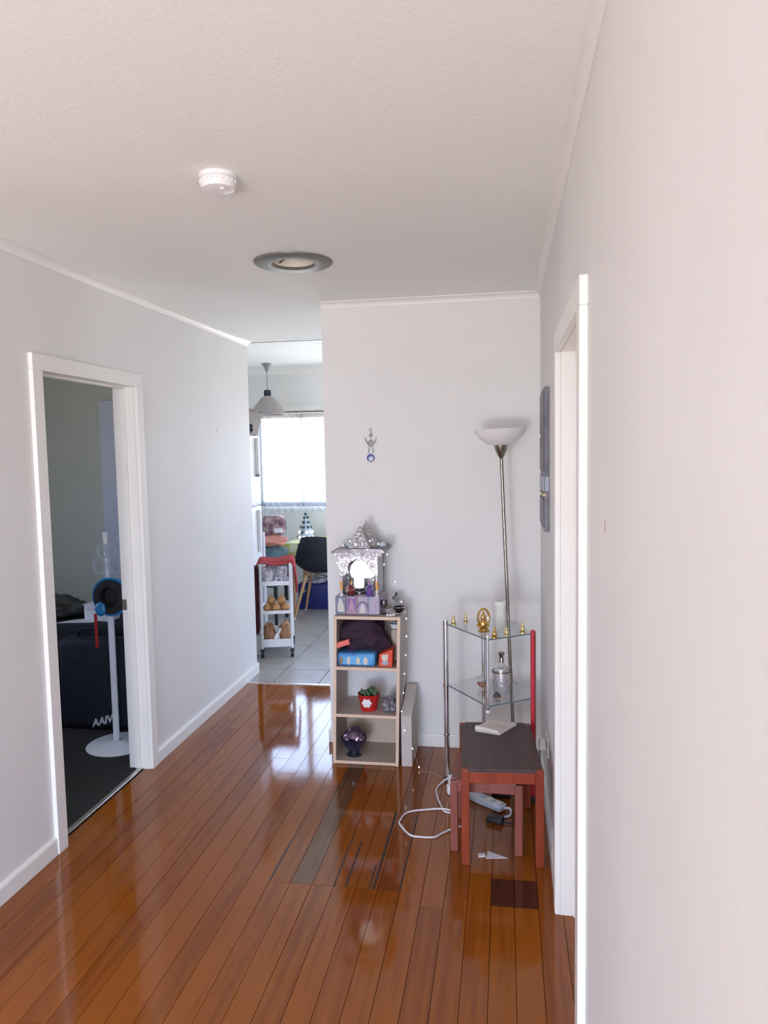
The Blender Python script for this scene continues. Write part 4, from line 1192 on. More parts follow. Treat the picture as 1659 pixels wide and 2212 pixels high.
MB().lathe((-0.042, 3.385, ZM), [(0, 0.0005), (0.018, 0.0005), (0.017, 0.008), (0.008, 0.022), (0, 0.026)], 14, cap=False).build('body', 'slatecloth', t, smooth=True)
MB().lathe((-0.042, 3.385, ZM), [(0.019, 0.0005), (0.020, 0.004), (0.0175, 0.006)], 14, cap=False).build('rim', 'brownie', t)

# ------------------------------------------------------------------ nest of two wooden tables
def nest_table(name, label, cx, cy, w, d, h, lw, ld, mats, rot=0.0, apron=0.055):
    r_ = thing(name, label, 'side table', (cx, cy, 0))
    x0, x1, y0, y1 = cx-w/2, cx+w/2, cy-d/2, cy+d/2
    for x in (x0, x1-lw):
        for y in (y0, y1-ld):
            MB().rbox(x, x+lw, y, y+ld, 0.0005, h, 0.003).build('leg', mats[0], r_)
    for x in (x0+0.004, x1-lw+0.004):
        MB().rbox(x, x+lw-0.008, y0+ld, y1-ld, h-apron, h-0.002, 0.002).build('side_rail', mats[0], r_)
    for y in (y0+0.004, y1-ld+0.004):
        MB().rbox(x0+lw, x1-lw, y, y+ld-0.008, h-apron, h-0.010, 0.002).build('end_rail', mats[0], r_)
    MB().rbox(x0+lw-0.006, x1-lw+0.006, y0+0.004, y1-0.004, h-0.012, h+0.004, 0.003).build('table_top', mats[1], r_)
    MB().rbox(x0+0.003, x0+lw, y0+ld, y1-ld, h-0.004, h+0.003, 0.002).build('edge_strip', mats[1], r_)
    MB().rbox(x1-lw, x1-0.003, y0+ld, y1-ld, h-0.004, h+0.003, 0.002).build('edge_strip', mats[1], r_)
    r_.rotation_euler.z = rot
    return r_


nest_table('side_table', 'larger red-stained wooden side table with dark top', -0.0345, 3.087, 0.321, 0.515, 0.390, 0.032, 0.032, ('redwood', 'tabletop'), 0.072)
nest_table('side_table', 'smaller side table nested askew beneath the larger one', -0.078, 3.065, 0.290, 0.30, 0.296, 0.030, 0.030, ('redwood2', 'redwood2'), -0.03, 0.042)

# folded cloth on the table
TZ = 0.393
t = thing('folded_cloth', 'folded off-white cloth lying on the dark table top', 'cloth', (-0.03, 3.28, TZ))
base = [(-0.136, 3.215), (-0.028, 3.182), (0.048, 3.312), (-0.052, 3.345), (-0.108, 3.30)]
MB().prism(base, 'z', TZ+0.0005, TZ+0.010).build('lower_fold', 'cloth_w', t, bevel=0.003)
top = [(-0.126, 3.226), (-0.032, 3.190), (0.042, 3.312), (-0.050, 3.342)]
n_ = 12
m = MB()
vs, fs = [], []
for j in range(n_+1):
    for i in range(n_+1):
        u, v = i/n_, j/n_
        p = (1-u)*(1-v)*Vector((*top[0], 0))+u*(1-v)*Vector((*top[1], 0))+u*v*Vector((*top[2], 0))+(1-u)*v*Vector((*top[3], 0))
        p.z = TZ+0.013+0.012*math.exp(-((u-0.05)/0.25)**2)+0.006*noise.noise(Vector((u*4, v*4, 1)))
        vs.append(p)
for k in range(2):
    for p in list(vs[:(n_+1)**2]) if k else []:
        vs.append(p-Vector((0, 0, 0.008)))
q = (n_+1)**2
for j in range(n_):
    for i in range(n_):
        a = j*(n_+1)+i
        fs.append((a, a+1, a+n_+2, a+n_+1)); fs.append((q+a, q+a+n_+1, q+a+n_+2, q+a+1))
edge = [i for i in range(n_+1)]+[(j+1)*(n_+1)-1 for j in range(1, n_+1)]+[n_*(n_+1)+i for i in range(n_-1, -1, -1)]+[j*(n_+1) for j in range(n_-1, 0, -1)]
for a, b in zip(edge, edge[1:]+edge[:1]):
    fs.append((a, q+a, q+b, b))
MB().add(vs, fs).build('upper_fold', 'cloth_w', t, smooth=True)
MB().tube([(-0.132, 3.222, TZ+0.017), (-0.083, 3.200, TZ+0.017), (-0.030, 3.186, TZ+0.012)], [0.012, 0.011, 0.007], 10).build('rolled_edge', 'cloth_w', t, smooth=True)

# ------------------------------------------------------------------ cords, plugs, power board
t = thing('extension_cord', 'white extension cord looped on the floor beside the tables', 'cord', (-0.36, 3.15, 0))
pts = [(-0.262, 3.545, 0.03), (-0.29, 3.55, 0.02), (-0.320, 3.52, 0.006), (-0.334, 3.45, 0.005), (-0.318, 3.36, 0.005), (-0.295, 3.285, 0.005), (-0.281, 3.246, 0.005), (-0.252, 3.233, 0.0045),
       (-0.236, 3.238, 0.006), (-0.250, 3.241, 0.012), (-0.284, 3.249, 0.0135), (-0.343, 3.254, 0.006), (-0.441, 3.216, 0.005), (-0.466, 3.139, 0.005), (-0.462, 3.10, 0.005), (-0.411, 3.021, 0.005), (-0.368, 3.007, 0.005),
       (-0.304, 3.012, 0.005), (-0.274, 3.048, 0.005), (-0.240, 3.085, 0.005), (-0.18, 3.13, 0.005)]
MB().tube(smoothpts(pts, 6), 0.0042, 8).build('cable', 'cordw', t, smooth=True)
Tm = Matrix.Translation((-0.252, 3.52, 0.03)) @ Matrix.Rotation(0.5, 4, 'Z')
MB().rbox(-0.022, 0.022, -0.035, 0.035, -0.029, 0.016, 0.007, 3, Tm).build('plug', 'white', t, smooth=True)
t = thing('double_adaptor', 'white double adaptor standing by the chrome post foot', 'adaptor', (-0.25, 3.43, 0))
Tm = Matrix.Translation((-0.256, 3.435, 0)) @ Matrix.Rotation(0.3, 4, 'Z')
MB().rbox(-0.026, 0.026, -0.018, 0.018, 0.0005, 0.044, 0.006, 3, Tm).build('body', 'white', t, smooth=True)
MB().rbox(-0.018, 0.014, -0.014, 0.014, 0.044, 0.066, 0.005, 3, Tm).build('plug', 'white', t, smooth=True)
t = thing('power_board', 'pale grey power board on the floor under the tables', 'power board', (-0.10, 3.34, 0))
ang = math.atan2(3.295-3.42, -0.02+0.18)
Tm = Matrix.Translation((-0.098, 3.345, 0)) @ Matrix.Rotation(ang, 4, 'Z')
MB().rbox(-0.105, 0.105, -0.026, 0.026, 0.0005, 0.034, 0.008, 3, Tm).build('body', 'board', t, smooth=True)
for i in range(4):
    x = -0.08+i*0.046
    MB().rbox(x, x+0.032, -0.018, 0.018, 0.0335, 0.0355, 0.0008, 1, Tm).build('socket', 'white' if i > 1 else 'palee', t)
MB().tube(smoothpts([(-0.012, 3.286, 0.016), (0.012, 3.292, 0.014), (0.020, 3.27, 0.008), (0.010, 3.235, 0.006), (-0.022, 3.222, 0.006), (-0.045, 3.225, 0.006)], 6), 0.0045, 8).build('cable', 'cordw', t, smooth=True)
t = thing('black_adaptor', 'black power adaptor on the floor in front of the power board', 'adaptor', (-0.06, 3.19, 0))
Tm = Matrix.Translation((-0.05, 3.185, 0)) @ Matrix.Rotation(-0.3, 4, 'Z')
MB().rbox(-0.035, 0.035, -0.022, 0.022, 0.0005, 0.026, 0.005, 3, Tm).build('body', 'black', t, smooth=True)
MB().tube(smoothpts([(-0.02, 3.176, 0.01), (0.03, 3.17, 0.004), (0.06, 3.24, 0.004), (0.05, 3.34, 0.004)], 5), 0.003, 6).build('cable', 'black', t, smooth=True)
t = thing('power_supply', 'black charger brick plugged at the far end of the power board', 'charger', (-0.04, 3.43, 0))
MB().rbox(-0.07, 0.02, 3.415, 3.475, 0.0005, 0.045, 0.006, 3).build('body', 'black', t, smooth=True)
MB().rbox(-0.03, 0.01, 3.405, 3.416, 0.012, 0.032, 0.002).build('plug', 'black', t)
# paper scrap
t = thing('paper_scrap', 'torn white paper scrap on the floor between the table legs', 'paper', (-0.05, 2.90, 0))
MB().prism([(-0.078, 2.938), (0.004, 2.893), (-0.083, 2.880)], 'z', 0.0006, 0.0022).build('sheet', 'paper', t)
MB().prism([(-0.116, 2.905), (-0.09, 2.915), (-0.085, 2.895), (-0.112, 2.885)], 'z', 0.0006, 0.006).build('crumpled_end', 'paper', t)
# outlet
t = thing('wall_outlet', 'cream power outlet low on the right wall', 'outlet', (XR, 3.28, 0.34))
MB().rbox(XR-0.010, XR-0.0005, 3.215, 3.335, 0.285, 0.372, 0.003).build('faceplate', 'creamp', t)
for y in (3.25, 3.30):
    MB().rbox(XR-0.0125, XR-0.0095, y-0.008, y+0.008, 0.352, 0.364, 0.001, 1).build('switch', 'white', t)
t = thing('wall_plug', 'white plug in the cream outlet on the right wall', 'plug', (XR-0.03, 3.29, 0.325))
MB().rbox(XR-0.042, XR-0.0105, 3.268, 3.312, 0.298, 0.345, 0.008, 3).build('plug_body', 'white', t, smooth=True)
MB().tube(smoothpts([(XR-0.035, 3.29, 0.30), (XR-0.037, 3.29, 0.24), (XR-0.025, 3.32, 0.12), (XR-0.028, 3.36, 0.02), (XR-0.06, 3.42, 0.005)], 6), 0.0035, 8).build('cable', 'vent', t, smooth=True)

# ------------------------------------------------------------------ bedroom seen through the left door
t = thing('wardrobe', 'pale grey-blue wardrobe against the far bedroom wall', 'wardrobe', (-2.4, 4.93, 0))
MB().box(-2.78, -1.99, 4.82, 5.09, 0.005, 2.03).build('carcass', 'wardrobe', t)
for x0, x1 in ((-2.779, -2.387), (-2.383, -1.991)):
    dd = MB().rbox(x0, x1, 4.80, 4.82, 0.06, 2.025, 0.002).build('door', 'wardrobe', t)
    hx = x1-0.04 if x0 < -2.5 else x0+0.04
    MB().rbox(hx-0.006, hx+0.006, 4.78, 4.80, 0.95, 1.1, 0.002).build('handle', 'nickel', dd)
t = thing('bed', 'low bed under a dark navy cover in the dim bedroom', 'bed', (-2.8, 4.45, 0))
MB().rbox(-3.9, -2.33, 4.16, 4.76, 0.10, 0.40, 0.02, 2).build('base', 'bedwood', t, smooth=True)
for x in (-3.85, -2.40):
    for y in (4.20, 4.68):
        MB().cone((x, y, 0.005), (x, y, 0.11), 0.022, 0.028, 12).build('leg', 'black', t)
mb = MB().rbox(-3.92, -2.315, 4.14, 4.77, 0.02, 0.60, 0.05, 4)
for v in mb.v:
    v.y += 0.01*math.sin(v.x*40)*(1 if v.z < 0.4 else 0.2)
mb.build('cover', 'bedwood', t, smooth=True)
heap('blanket_heap', 'slatecloth', (-2.92, 4.40, 0.65), 0.21, 0.16, 0.075, 'crumpled slate blanket heaped on the navy bed', 'blanket', 0.4, 8, 9, 0.601)
Tm = Matrix.Translation((-2.72, 4.23, 0.602)) @ Matrix.Rotation(0.3, 4, 'Z')
tag(MB().prism([(-0.07, -0.02), (0.16, -0.05), (0.16, 0.07), (0.02, 0.05)], 'z', 0, 0.004, Tm).build('paper_sheet', 'paper'), 'white sheet of paper lying on the navy bed edge', 'paper')
Tm = Matrix.Translation((-2.55, 4.33, 0.601)) @ Matrix.Rotation(-0.15, 4, 'Z')
b = thing('white_book', 'white book propped on the bed behind the stand', 'book', (-2.58, 4.27, 0.601))
MB().rbox(-0.09, 0.09, -0.06, 0.06, 0.0, 0.10, 0.003, 2, Tm).build('pages', 'paper', b)
MB().rbox(-0.095, 0.095, -0.065, 0.065, 0.1, 0.105, 0.001, 1, Tm).build('cover', 'paper', b)
t = thing('sports_bag', 'dark navy bag with white lettering on the bedroom carpet', 'bag', (-2.42, 3.95, 0.004))
mb = MB().rbox(-2.66, -2.22, 3.985, 4.125, 0.005, 0.56, 0.045, 4)
for v in mb.v:
    v.y += 0.008*noise.noise(Vector((v.x*9, v.z*9, 2)))
mb.build('body', 'navy', t, smooth=True)
MB().tube(smoothpts([(-2.55, 4.05, 0.555), (-2.53, 4.04, 0.60), (-2.44, 4.035, 0.61), (-2.35, 4.04, 0.60), (-2.33, 4.05, 0.555)], 5), 0.012, 8).build('handle', 'navy', t, smooth=True)
MB().rbox(-2.60, -2.26, 3.982, 3.988, 0.44, 0.446, 0.002, 1).build('zip', 'black', t)
fc = bpy.data.curves.new('lettering', 'FONT')
fc.body = 'AAIV'
fc.size = 0.062
fc.extrude = 0.0015
fc.shear = 0.35
fc.offset = 0.0025
ft = bpy.data.objects.new('lettering_curve', fc)
COL.objects.link(ft)
bpy.context.view_layer.update()
fme = bpy.data.meshes.new_from_object(ft)
bpy.data.objects.remove(ft)
fo = bpy.data.objects.new('lettering', fme)
fme.materials.clear()
fme.materials.append(M['lettering'])
COL.objects.link(fo)
fo.parent = t
fo.location = Vector((-2.442, 3.981, 0.028))-OFF[t.name]
fo.rotation_euler = (PI/2, -0.28, 0)
t = thing('black_case', 'small black case with grey label beside the navy bed', 'case', (-2.72, 3.98, 0.004))
MB().rbox(-3.0, -2.68, 3.985, 4.115, 0.005, 0.50, 0.02, 3).build('body', 'navy', t, smooth=True)
plab(MB().rbox(-2.77, -2.70, 3.982, 3.986, 0.44, 0.48, 0.001, 1).build('label_patch', 'slate_l', t), 'pale grey label')

sx, sy = -2.187, 3.80
t = thing('pole_stand', 'white pole stand on a round base inside the bedroom door', 'stand', (sx, sy, 0.004))
MB().lathe((sx+0.012, sy-0.005, 0.0045), [(0, 0), (0.172, 0), (0.174, 0.006), (0.165, 0.012), (0.05, 0.018), (0.02, 0.03)], 48, cap=False).build('base_plate', 'whitemetal', t, smooth=True)
MB().cone((sx, sy, 0.02), (sx, sy, 0.78), 0.0175, 0.0175, 20).build('lower_pole', 'whitemetal', t, smooth=True)
MB().cone((sx-0.006, sy, 0.78), (sx-0.010, sy, 1.22), 0.0135, 0.0135, 20).build('upper_pole', 'whitemetal', t, smooth=True)
MB().rbox(sx-0.05, sx+0.02, sy-0.02, sy+0.02, 0.755, 0.79, 0.004).build('bracket', 'whitemetal', t)
MB().tube([(sx-0.02, sy, 0.775), (sx-0.075, sy-0.01, 0.785), (sx-0.13, sy-0.02, 0.795)], 0.008, 8).build('arm', 'whitemetal', t, smooth=True)
t = thing('bike_helmet', 'blue and black helmet hanging on the white pole stand', 'helmet', (sx+0.04, sy-0.09, 0.87))
hc = Vector((sx+0.052, sy-0.085, 0.872))
Tm = Matrix.Translation(hc) @ Matrix.Rotation(PI/2, 4, 'X')
MB().lathe((0, 0, 0), [(0.106, -0.008), (0.108, 0.0), (0.104, 0.006), (0.096, 0.004), (0.085, -0.03), (0.06, -0.05), (0, -0.058), (0, -0.062), (0.07, -0.055), (0.1, -0.03), (0.106, -0.008)], 40, Tm, cap=False).build('shell', 'helmet', t, smooth=True)
MB().lathe((0, 0, 0), [(0.097, 0.002), (0.092, 0.014), (0.058, 0.014), (0.050, 0.0), (0.05, -0.035), (0, -0.042)], 32, Tm, cap=False).build('padding', 'black', t, smooth=True)
MB().ell(hc+Vector((-0.055, -0.012, -0.066)), 0.032, 0.014, 0.040, 16, 12).build('ear_lobe', 'helmet', t, smooth=True)
plab(MB().rbox(hc.x-0.103, hc.x-0.085, hc.y-0.002, hc.y+0.003, hc.z-0.285, hc.z-0.095, 0.0015, 1).build('chin_strap', 'redstrap', t), 'red strap')
t = thing('clear_loops', 'clear plastic loops hanging at the top of the pole stand', 'loops', (sx, sy, 1.08))
for dx_, dz_, rr in ((-0.042, 1.03, 0.034), (0.05, 1.045, 0.038), (0.03, 1.12, 0.03), (-0.02, 1.115, 0.03)):
    MB().tube([(sx+dx_+rr*math.cos(2*PI*i/24), sy-0.02, dz_+rr*1.25*math.sin(2*PI*i/24)) for i in range(24)], 0.009, 8, closed=True).build('loop', 'clear', t, smooth=True)

# ------------------------------------------------------------------ dining room
# fridge
t = thing('fridge', 'white fridge just past the end of the left wall', 'fridge', (-2.5, 6.05, 0))
MB().rbox(-2.80, -2.20, 5.76, 6.35, 0.03, 1.80, 0.008).build('cabinet', 'whitemetal', t)
for z0, z1 in ((0.06, 1.18), (1.19, 1.80)):
    dd = MB().rbox(-2.196, -2.150, 5.76, 6.35, z0, z1, 0.010, 3).build('door', 'white', t, smooth=True)
    zz = (z0+0.72, z1-0.03) if z0 < 1 else (1.46, 1.78)
    hb = MB().rbox(-2.150, -2.118, 6.22, 6.245, zz[0], zz[1], 0.006, 2).build('handle', 'white', dd)
MB().rbox(-2.150, -2.116, 6.218, 6.247, 1.44, 1.465, 0.003).build('handle_cap', 'rose', t)
for x in (-2.75, -2.25):
    for y in (5.8, 6.3):
        MB().cone((x, y, 0.002), (x, y, 0.035), 0.02, 0.02, 10).build('foot', 'black', t)
t = thing('storage_basket', 'taupe basket on top of the white fridge', 'basket', (-2.35, 6.15, 1.801))
mb = MB().prism([(-2.52, 1.801), (-2.16, 1.801), (-2.13, 1.93), (-2.16, 2.02), (-2.50, 2.02)], 'y', 6.05, 6.34)
mb.build('body', 'taupeobj', t, bevel=0.012)
MB().rbox(-2.51, -2.15, 6.04, 6.35, 2.015, 2.03, 0.004).build('rim', 'taupeobj', t)
heap('felt_hat', 'darkobj', (-2.175, 5.98, 1.85), 0.10, 0.06, 0.052, 'dark navy hat on the front edge of the fridge top', 'hat', 0.3, 6, 4, 1.801)

# trolley
TX0, TX1, TY0, TY1 = -1.938, -1.700, 5.66, 6.06
t = thing('kitchen_trolley', 'white three-tier trolley on casters in the dining room', 'trolley', (-1.82, 5.86, 0.002))
for x in (TX0, TX1):
    for y in (TY0, TY1):
        MB().cone((x, y, 0.06), (x, y, 0.765), 0.011, 0.011, 12).build('post', 'whitemetal', t, smooth=True)
        cs = MB().rbox(x-0.016, x+0.016, y-0.02, y+0.02, 0.05, 0.072, 0.004).build('caster', 'black', t)
        MB().cone((x-0.012, y, 0.0325), (x+0.012, y, 0.0325), 0.0300, 0.0300, 18).build('wheel', 'black', cs, smooth=True)
for z0, h in ((0.085, 0.06), (0.355, 0.022), (0.585, 0.03)):
    m = MB()
    m.box(TX0, TX1, TY0, TY1, z0, z0+0.006)
    m.box(TX0, TX1, TY0-0.003, TY0+0.003, z0, z0+h).box(TX0, TX1, TY1-0.003, TY1+0.003, z0, z0+h)
    m.box(TX0-0.003, TX0+0.003, TY0, TY1, z0, z0+h).box(TX1-0.003, TX1+0.003, TY0, TY1, z0, z0+h)
    m.build('tray', 'whitemetal', t)
    MB().tube([(TX0, TY0, z0+h), (TX1, TY0, z0+h), (TX1, TY1, z0+h), (TX0, TY1, z0+h)], 0.005, 8, closed=True).build('tray_rim', 'whitemetal', t)
# red towel draped over trolley top
W_, n_ = 0.36, 30
prof = []
xs = [(TX0-0.03, 0.735), (TX0-0.02, 0.774), (TX0+0.02, 0.785), (-1.82, 0.772), (TX1-0.02, 0.788), (TX1+0.018, 0.783), (TX1+0.030, 0.755), (TX1+0.042, 0.65), (TX1+0.050, 0.525)]
pp = smoothpts([(a, 0, b) for a, b in xs], 5)
vs, fs = [], []
nj = 12
for j in range(nj+1):
    y = 5.655+j*0.30/nj
    for k, p in enumerate(pp):
        w = 0.006*math.sin(j*1.3+k*0.2)
        dropf = -0.018*(1-j/nj)**6*(1 if 4 < k < 26 else 0)
        vs.append(Vector((p.x+(w if k > 28 else 0), y, p.z+w+dropf)))
q = len(vs); K = len(pp)
vs += [v-Vector((0.004, 0, 0.009)) for v in vs]
for j in range(nj):
    for k in range(K-1):
        a = j*K+k
        fs += [(a, a+1, a+K+1, a+K), (q+a, q+a+K, q+a+K+1, q+a+1)]
edge = [k for k in range(K)]+[j*K+K-1 for j in range(1, nj+1)]+[nj*K+k for k in range(K-2, -1, -1)]+[j*K for j in range(nj-1, 0, -1)]
for a, b in zip(edge, edge[1:]+edge[:1]):
    fs.append((a, q+a, q+b, b))
tag(MB().add(vs, fs).build('towel', 'towel', None, smooth=True), 'red towel draped over the top of the white trolley', 'towel')
for i, (x, y, rx, rz) in enumerate(((-1.878, 5.74, 0.056, 0.070), (-1.762, 5.74, 0.054, 0.076))):
    heap('plastic_bag', 'bagw', (x, y, 0.665), rx, 0.075, rz, ('crumpled white plastic bag at left under the red towel', 'crumpled white plastic bag at right under the red towel')[i], 'bag', 0.6, 9, 11+i, 0.592)
spots = ((-1.893, 5.715, 0), (-1.818, 5.705, 0), (-1.745, 5.72, 0), (-1.855, 5.79, 0), (-1.775, 5.79, 0), (-1.858, 5.742, 0.056), (-1.778, 5.742, 0.056))
on0 = None
for i, (x, y, dz) in enumerate(spots):
    r = 0.036
    oz = 0.3615+dz
    b_ = thing('onion', ('brown onion at the front left of the trolley middle tier', 'brown onion at the front centre of the trolley middle tier', 'brown onion at the front right of the trolley middle tier', 'brown onion at the back left of the trolley middle tier', 'brown onion at the back right of the trolley middle tier', 'brown onion on top of the trolley onion heap at left', 'brown onion on top of the trolley onion heap at right')[i], 'onion', (x, y, oz), 'onions in the trolley middle tier')
    MB().lathe((x, y, oz), [(0, 0), (r*0.6, r*0.18), (r, r*0.8), (r*0.85, r*1.4), (r*0.42, r*1.75), (r*0.14, r*1.92), (r*0.09, r*2.05), (0, r*2.06)], 18, cap=False).build('bulb', 'onion', b_, smooth=True)
    MB().cone((x, y, oz+r*2.0), (x+0.004, y, oz+r*2.3), r*0.07, r*0.12, 7).build('stalk', 'kraft', b_)
for i, (x, rx) in enumerate(((-1.885, 0.045), (-1.755, 0.048))):
    heap('paper_packet', 'kraft', (x, 5.75, 0.165), rx, 0.08, 0.105, ('brown paper packet at left in the lowest trolley tier', 'brown paper packet at right in the lowest trolley tier')[i], 'packet', 0.4, 8, 21+i, 0.0915)
t = thing('squeeze_bottle', 'white bottle leaning between brown packets in the lowest trolley tier', 'bottle', (-1.83, 5.70, 0.092))
Tm = Matrix.Translation((-1.850, 5.69, 0.098)) @ Matrix.Rotation(0.42, 4, 'Y')
MB().lathe((0, 0, 0), [(0, 0), (0.017, 0), (0.019, 0.01), (0.019, 0.085), (0.008, 0.10)], 18, Tm).build('bottle', 'white', t, smooth=True)
MB().lathe((0, 0, 0), [(0.010, 0.10), (0.011, 0.135), (0.006, 0.145), (0, 0.146)], 14, Tm).build('cap', 'candle', t, smooth=True)
# maroon bag hanging at the trolley's left
t = thing('shopping_bag', 'dark maroon bag hanging at the left side of the trolley', 'bag', (-1.985, 5.80, 0.2))
mb = MB().rbox(-2.012, -1.957, 5.70, 5.93, 0.18, 0.72, 0.022, 3)
for v in mb.v:
    v.x += 0.006*math.sin(v.z*18)
mb.build('body', 'maroonbag', t, smooth=True)
MB().tube(smoothpts([(-1.985, 5.76, 0.71), (-1.978, 5.77, 0.728), (-1.975, 5.81, 0.732), (-1.978, 5.85, 0.728), (-1.985, 5.86, 0.71)], 5), 0.005, 6).build('strap', 'maroonbag', t, smooth=True)
t = thing('white_bottle_stand', 'narrow white plastic tub on the tiles left of the trolley', 'tub', (-1.995, 5.78, 0.002))
MB().lathe((-1.998, 5.72, 0.003), [(0, 0), (0.028, 0), (0.034, 0.16), (0.03, 0.16), (0.024, 0.01), (0, 0.01)], 20, cap=False).build('tub', 'white', t, smooth=True)
MB().tube([(-1.998+0.033*math.cos(2*PI*i/20), 5.72+0.033*math.sin(2*PI*i/20), 0.163) for i in range(20)], 0.003, 6, closed=True).build('rim', 'white', t, smooth=True)

def turn_about(o, pivot, ang):
    r_ = Matrix.Rotation(ang, 3, 'Z')
    p = Vector(pivot)
    o.location = p+r_ @ (Vector(o.location)-p)
    o.rotation_euler.z += ang


for o in list(COL.objects):
    if o.parent is None and o.name.split('.')[0] in ('kitchen_trolley', 'towel', 'plastic_bag', 'onion', 'paper_packet', 'squeeze_bottle', 'shopping_bag'):
        turn_about(o, (-1.82, 5.66, 0), 0.27)

# moulded chair
cx, cy = -1.845, 7.20
t = thing('shell_chair', 'black moulded shell chair with splayed beech legs', 'chair', (cx, cy, 0.002))
ns, nw = 22, 14
side = [(-0.205, 0.825), (-0.195, 0.74), (-0.175, 0.64), (-0.155, 0.55), (-0.12, 0.475), (-0.05, 0.445), (0.06, 0.435), (0.16, 0.445), (0.22, 0.43)]
sp = smoothpts([(0, a, b) for a, b in side], 3)
wid = smoothpts([(0.155, 0, 0), (0.180, 0, 0), (0.205, 0, 0), (0.225, 0, 0), (0.23, 0, 0), (0.23, 0, 0), (0.23, 0, 0), (0.22, 0, 0), (0.19, 0, 0)], 3)
vs, fs = [], []
for i, p in enumerate(sp):
    w = wid[i].x
    f_ = i/(len(sp)-1)
    for j in range(nw+1):
        u = -1+2*j/nw
        e = abs(u)**2.6
        vs.append(Vector((cx+u*w, cy+p.y+(0.07*e if f_ < 0.5 else 0.02*e), 0.002+p.z+(0.09*e*max(0, 1-abs(f_-0.55)*2.2))-(0.025*e if f_ < 0.12 else 0))))
K = nw+1
q = len(vs)
vs += [v+Vector((0, 0.006, -0.006)) for v in vs]
for i in range(len(sp)-1):
    for j in range(nw):
        a = i*K+j
        fs += [(a, a+1, a+K+1, a+K), (q+a, q+a+K, q+a+K+1, q+a+1)]
edge = [j for j in range(K)]+[i*K+K-1 for i in range(1, len(sp))]+[(len(sp)-1)*K+j for j in range(K-2, -1, -1)]+[i*K for i in range(len(sp)-2, 0, -1)]
for a, b in zip(edge, edge[1:]+edge[:1]):
    fs.append((a, q+a, q+b, b))
MB().add(vs, fs).build('shell', 'shell', t, smooth=True)
for sxx in (-1, 1):
    for syy in (-1, 1):
        MB().cone((cx+sxx*0.115, cy+syy*0.11, 0.425), (cx+sxx*0.215, cy+syy*0.215, 0.018), 0.017, 0.012, 14).build('leg', 'beech', t, smooth=True)
        MB().cone((cx+sxx*0.2155, cy+syy*0.2155, 0.018), (cx+sxx*0.219, cy+syy*0.219, 0.003), 0.0125, 0.012, 12).build('foot', 'white', t)
for a, b in (((-1, -1), (1, -1)), ((1, -1), (1, 1)), ((1, 1), (-1, 1)), ((-1, 1), (-1, -1))):
    MB().cone((cx+a[0]*0.13, cy+a[1]*0.125, 0.36), (cx+b[0]*0.115, cy+b[1]*0.11, 0.42), 0.004, 0.004, 8).build('brace', 'black', t)

# dining table and cloth
DX0, DX1, DY0, DY1, DZ = -2.20, -0.95, 7.16, 7.80, 0.735
t = thing('dining_table', 'dining table hidden under a green leaf tablecloth', 'table', (-1.6, 7.48, 0.002))
MB().rbox(DX0, DX1, DY0, DY1, DZ-0.03, DZ, 0.004).build('table_top', 'beech', t)
for x in (DX0+0.06, DX1-0.06):
    for y in (DY0+0.06, DY1-0.06):
        MB().rbox(x-0.025, x+0.025, y-0.025, y+0.025, 0.003, DZ-0.03, 0.003).build('leg', 'beech', t)
# cloth: top grid with draped rim
nx, ny = 40, 28
ov = 0.17
vs, fs = [], []
X0, X1, Y0, Y1 = DX0-0.006, DX1+0.006, DY0-0.006, DY1+0.006
for j in range(ny+1):
    for i in range(nx+1):
        u = X0-ov+(X1-X0+2*ov)*i/nx
        v = Y0-ov+(Y1-Y0+2*ov)*j/ny
        dx_ = max(X0-u, u-X1, 0); dy_ = max(Y0-v, v-Y1, 0)
        d = max(dx_, dy_)
        x = min(max(u, X0), X1); y = min(max(v, Y0), Y1)
        wv = 0.03*math.sin(u*24+v*20)
        if dx_ > 0:
            x += (-1 if u < X0 else 1)*(0.5*d+max(0, wv)*d*4+0.004)
        if dy_ > 0:
            y += (-1 if v < Y0 else 1)*(0.06*d+max(0, wv)*d*2+0.004)
        if dx_ > 0 and dy_ > 0:
            x += (-1 if u < X0 else 1)*0.04*min(dx_, dy_)/ov*2
        vs.append(Vector((x, y, DZ+0.004-d*1.15)))
K = nx+1
q = len(vs)
vs += [v+Vector((0, 0, -0.002)) for v in vs]
for j in range(ny):
    for i in range(nx):
        a = j*K+i
        fs += [(a, a+1, a+K+1, a+K), (q+a, q+a+K, q+a+K+1, q+a+1)]
tag(MB().add(vs, fs).build('tablecloth', 'tcloth', None, smooth=True), 'pale green and white leaf tablecloth draped over the dining table', 'tablecloth')
# glass-bead tree on the table
tx, ty, tz = -2.075, 7.55, DZ+0.005
t = thing('bead_tree', 'small cone tree of dark and glowing white beads on the tablecloth', 'ornament', (tx, ty, tz))
MB().cone((tx, ty, tz), (tx, ty, tz+0.245), 0.085, 0.012, 20).build('cone', 'palee', t, smooth=True)
bl = MB().ell((0, 0, 0), 0.0165, 0.0165, 0.0165, 12, 8)
bme2 = bpy.data.meshes.new('bead'); bme2.from_pydata([tuple(v) for v in bl.v], [], bl.f); bme2.materials.append(M['led'])
bme3 = bme2.copy(); bme3.materials[0] = M['orn_g']
for lv, (z, rr, cnt, mm) in enumerate(((0.02, 0.083, 9, bme2), (0.072, 0.066, 8, bme2), (0.125, 0.048, 6, bme3), (0.175, 0.032, 4, bme3), (0.225, 0.02, 3, bme3), (0.262, 0.0, 1, bme3))):
    for i in range(cnt):
        a = 2*PI*i/cnt+lv*0.4-PI/2
        o = bpy.data.objects.new('bead', bme3 if (mm is bme2 and i % 4 == 3) else mm)
        o.location = (rr*math.cos(a), rr*math.sin(a), z)
        COL.objects.link(o)
        o.parent = t
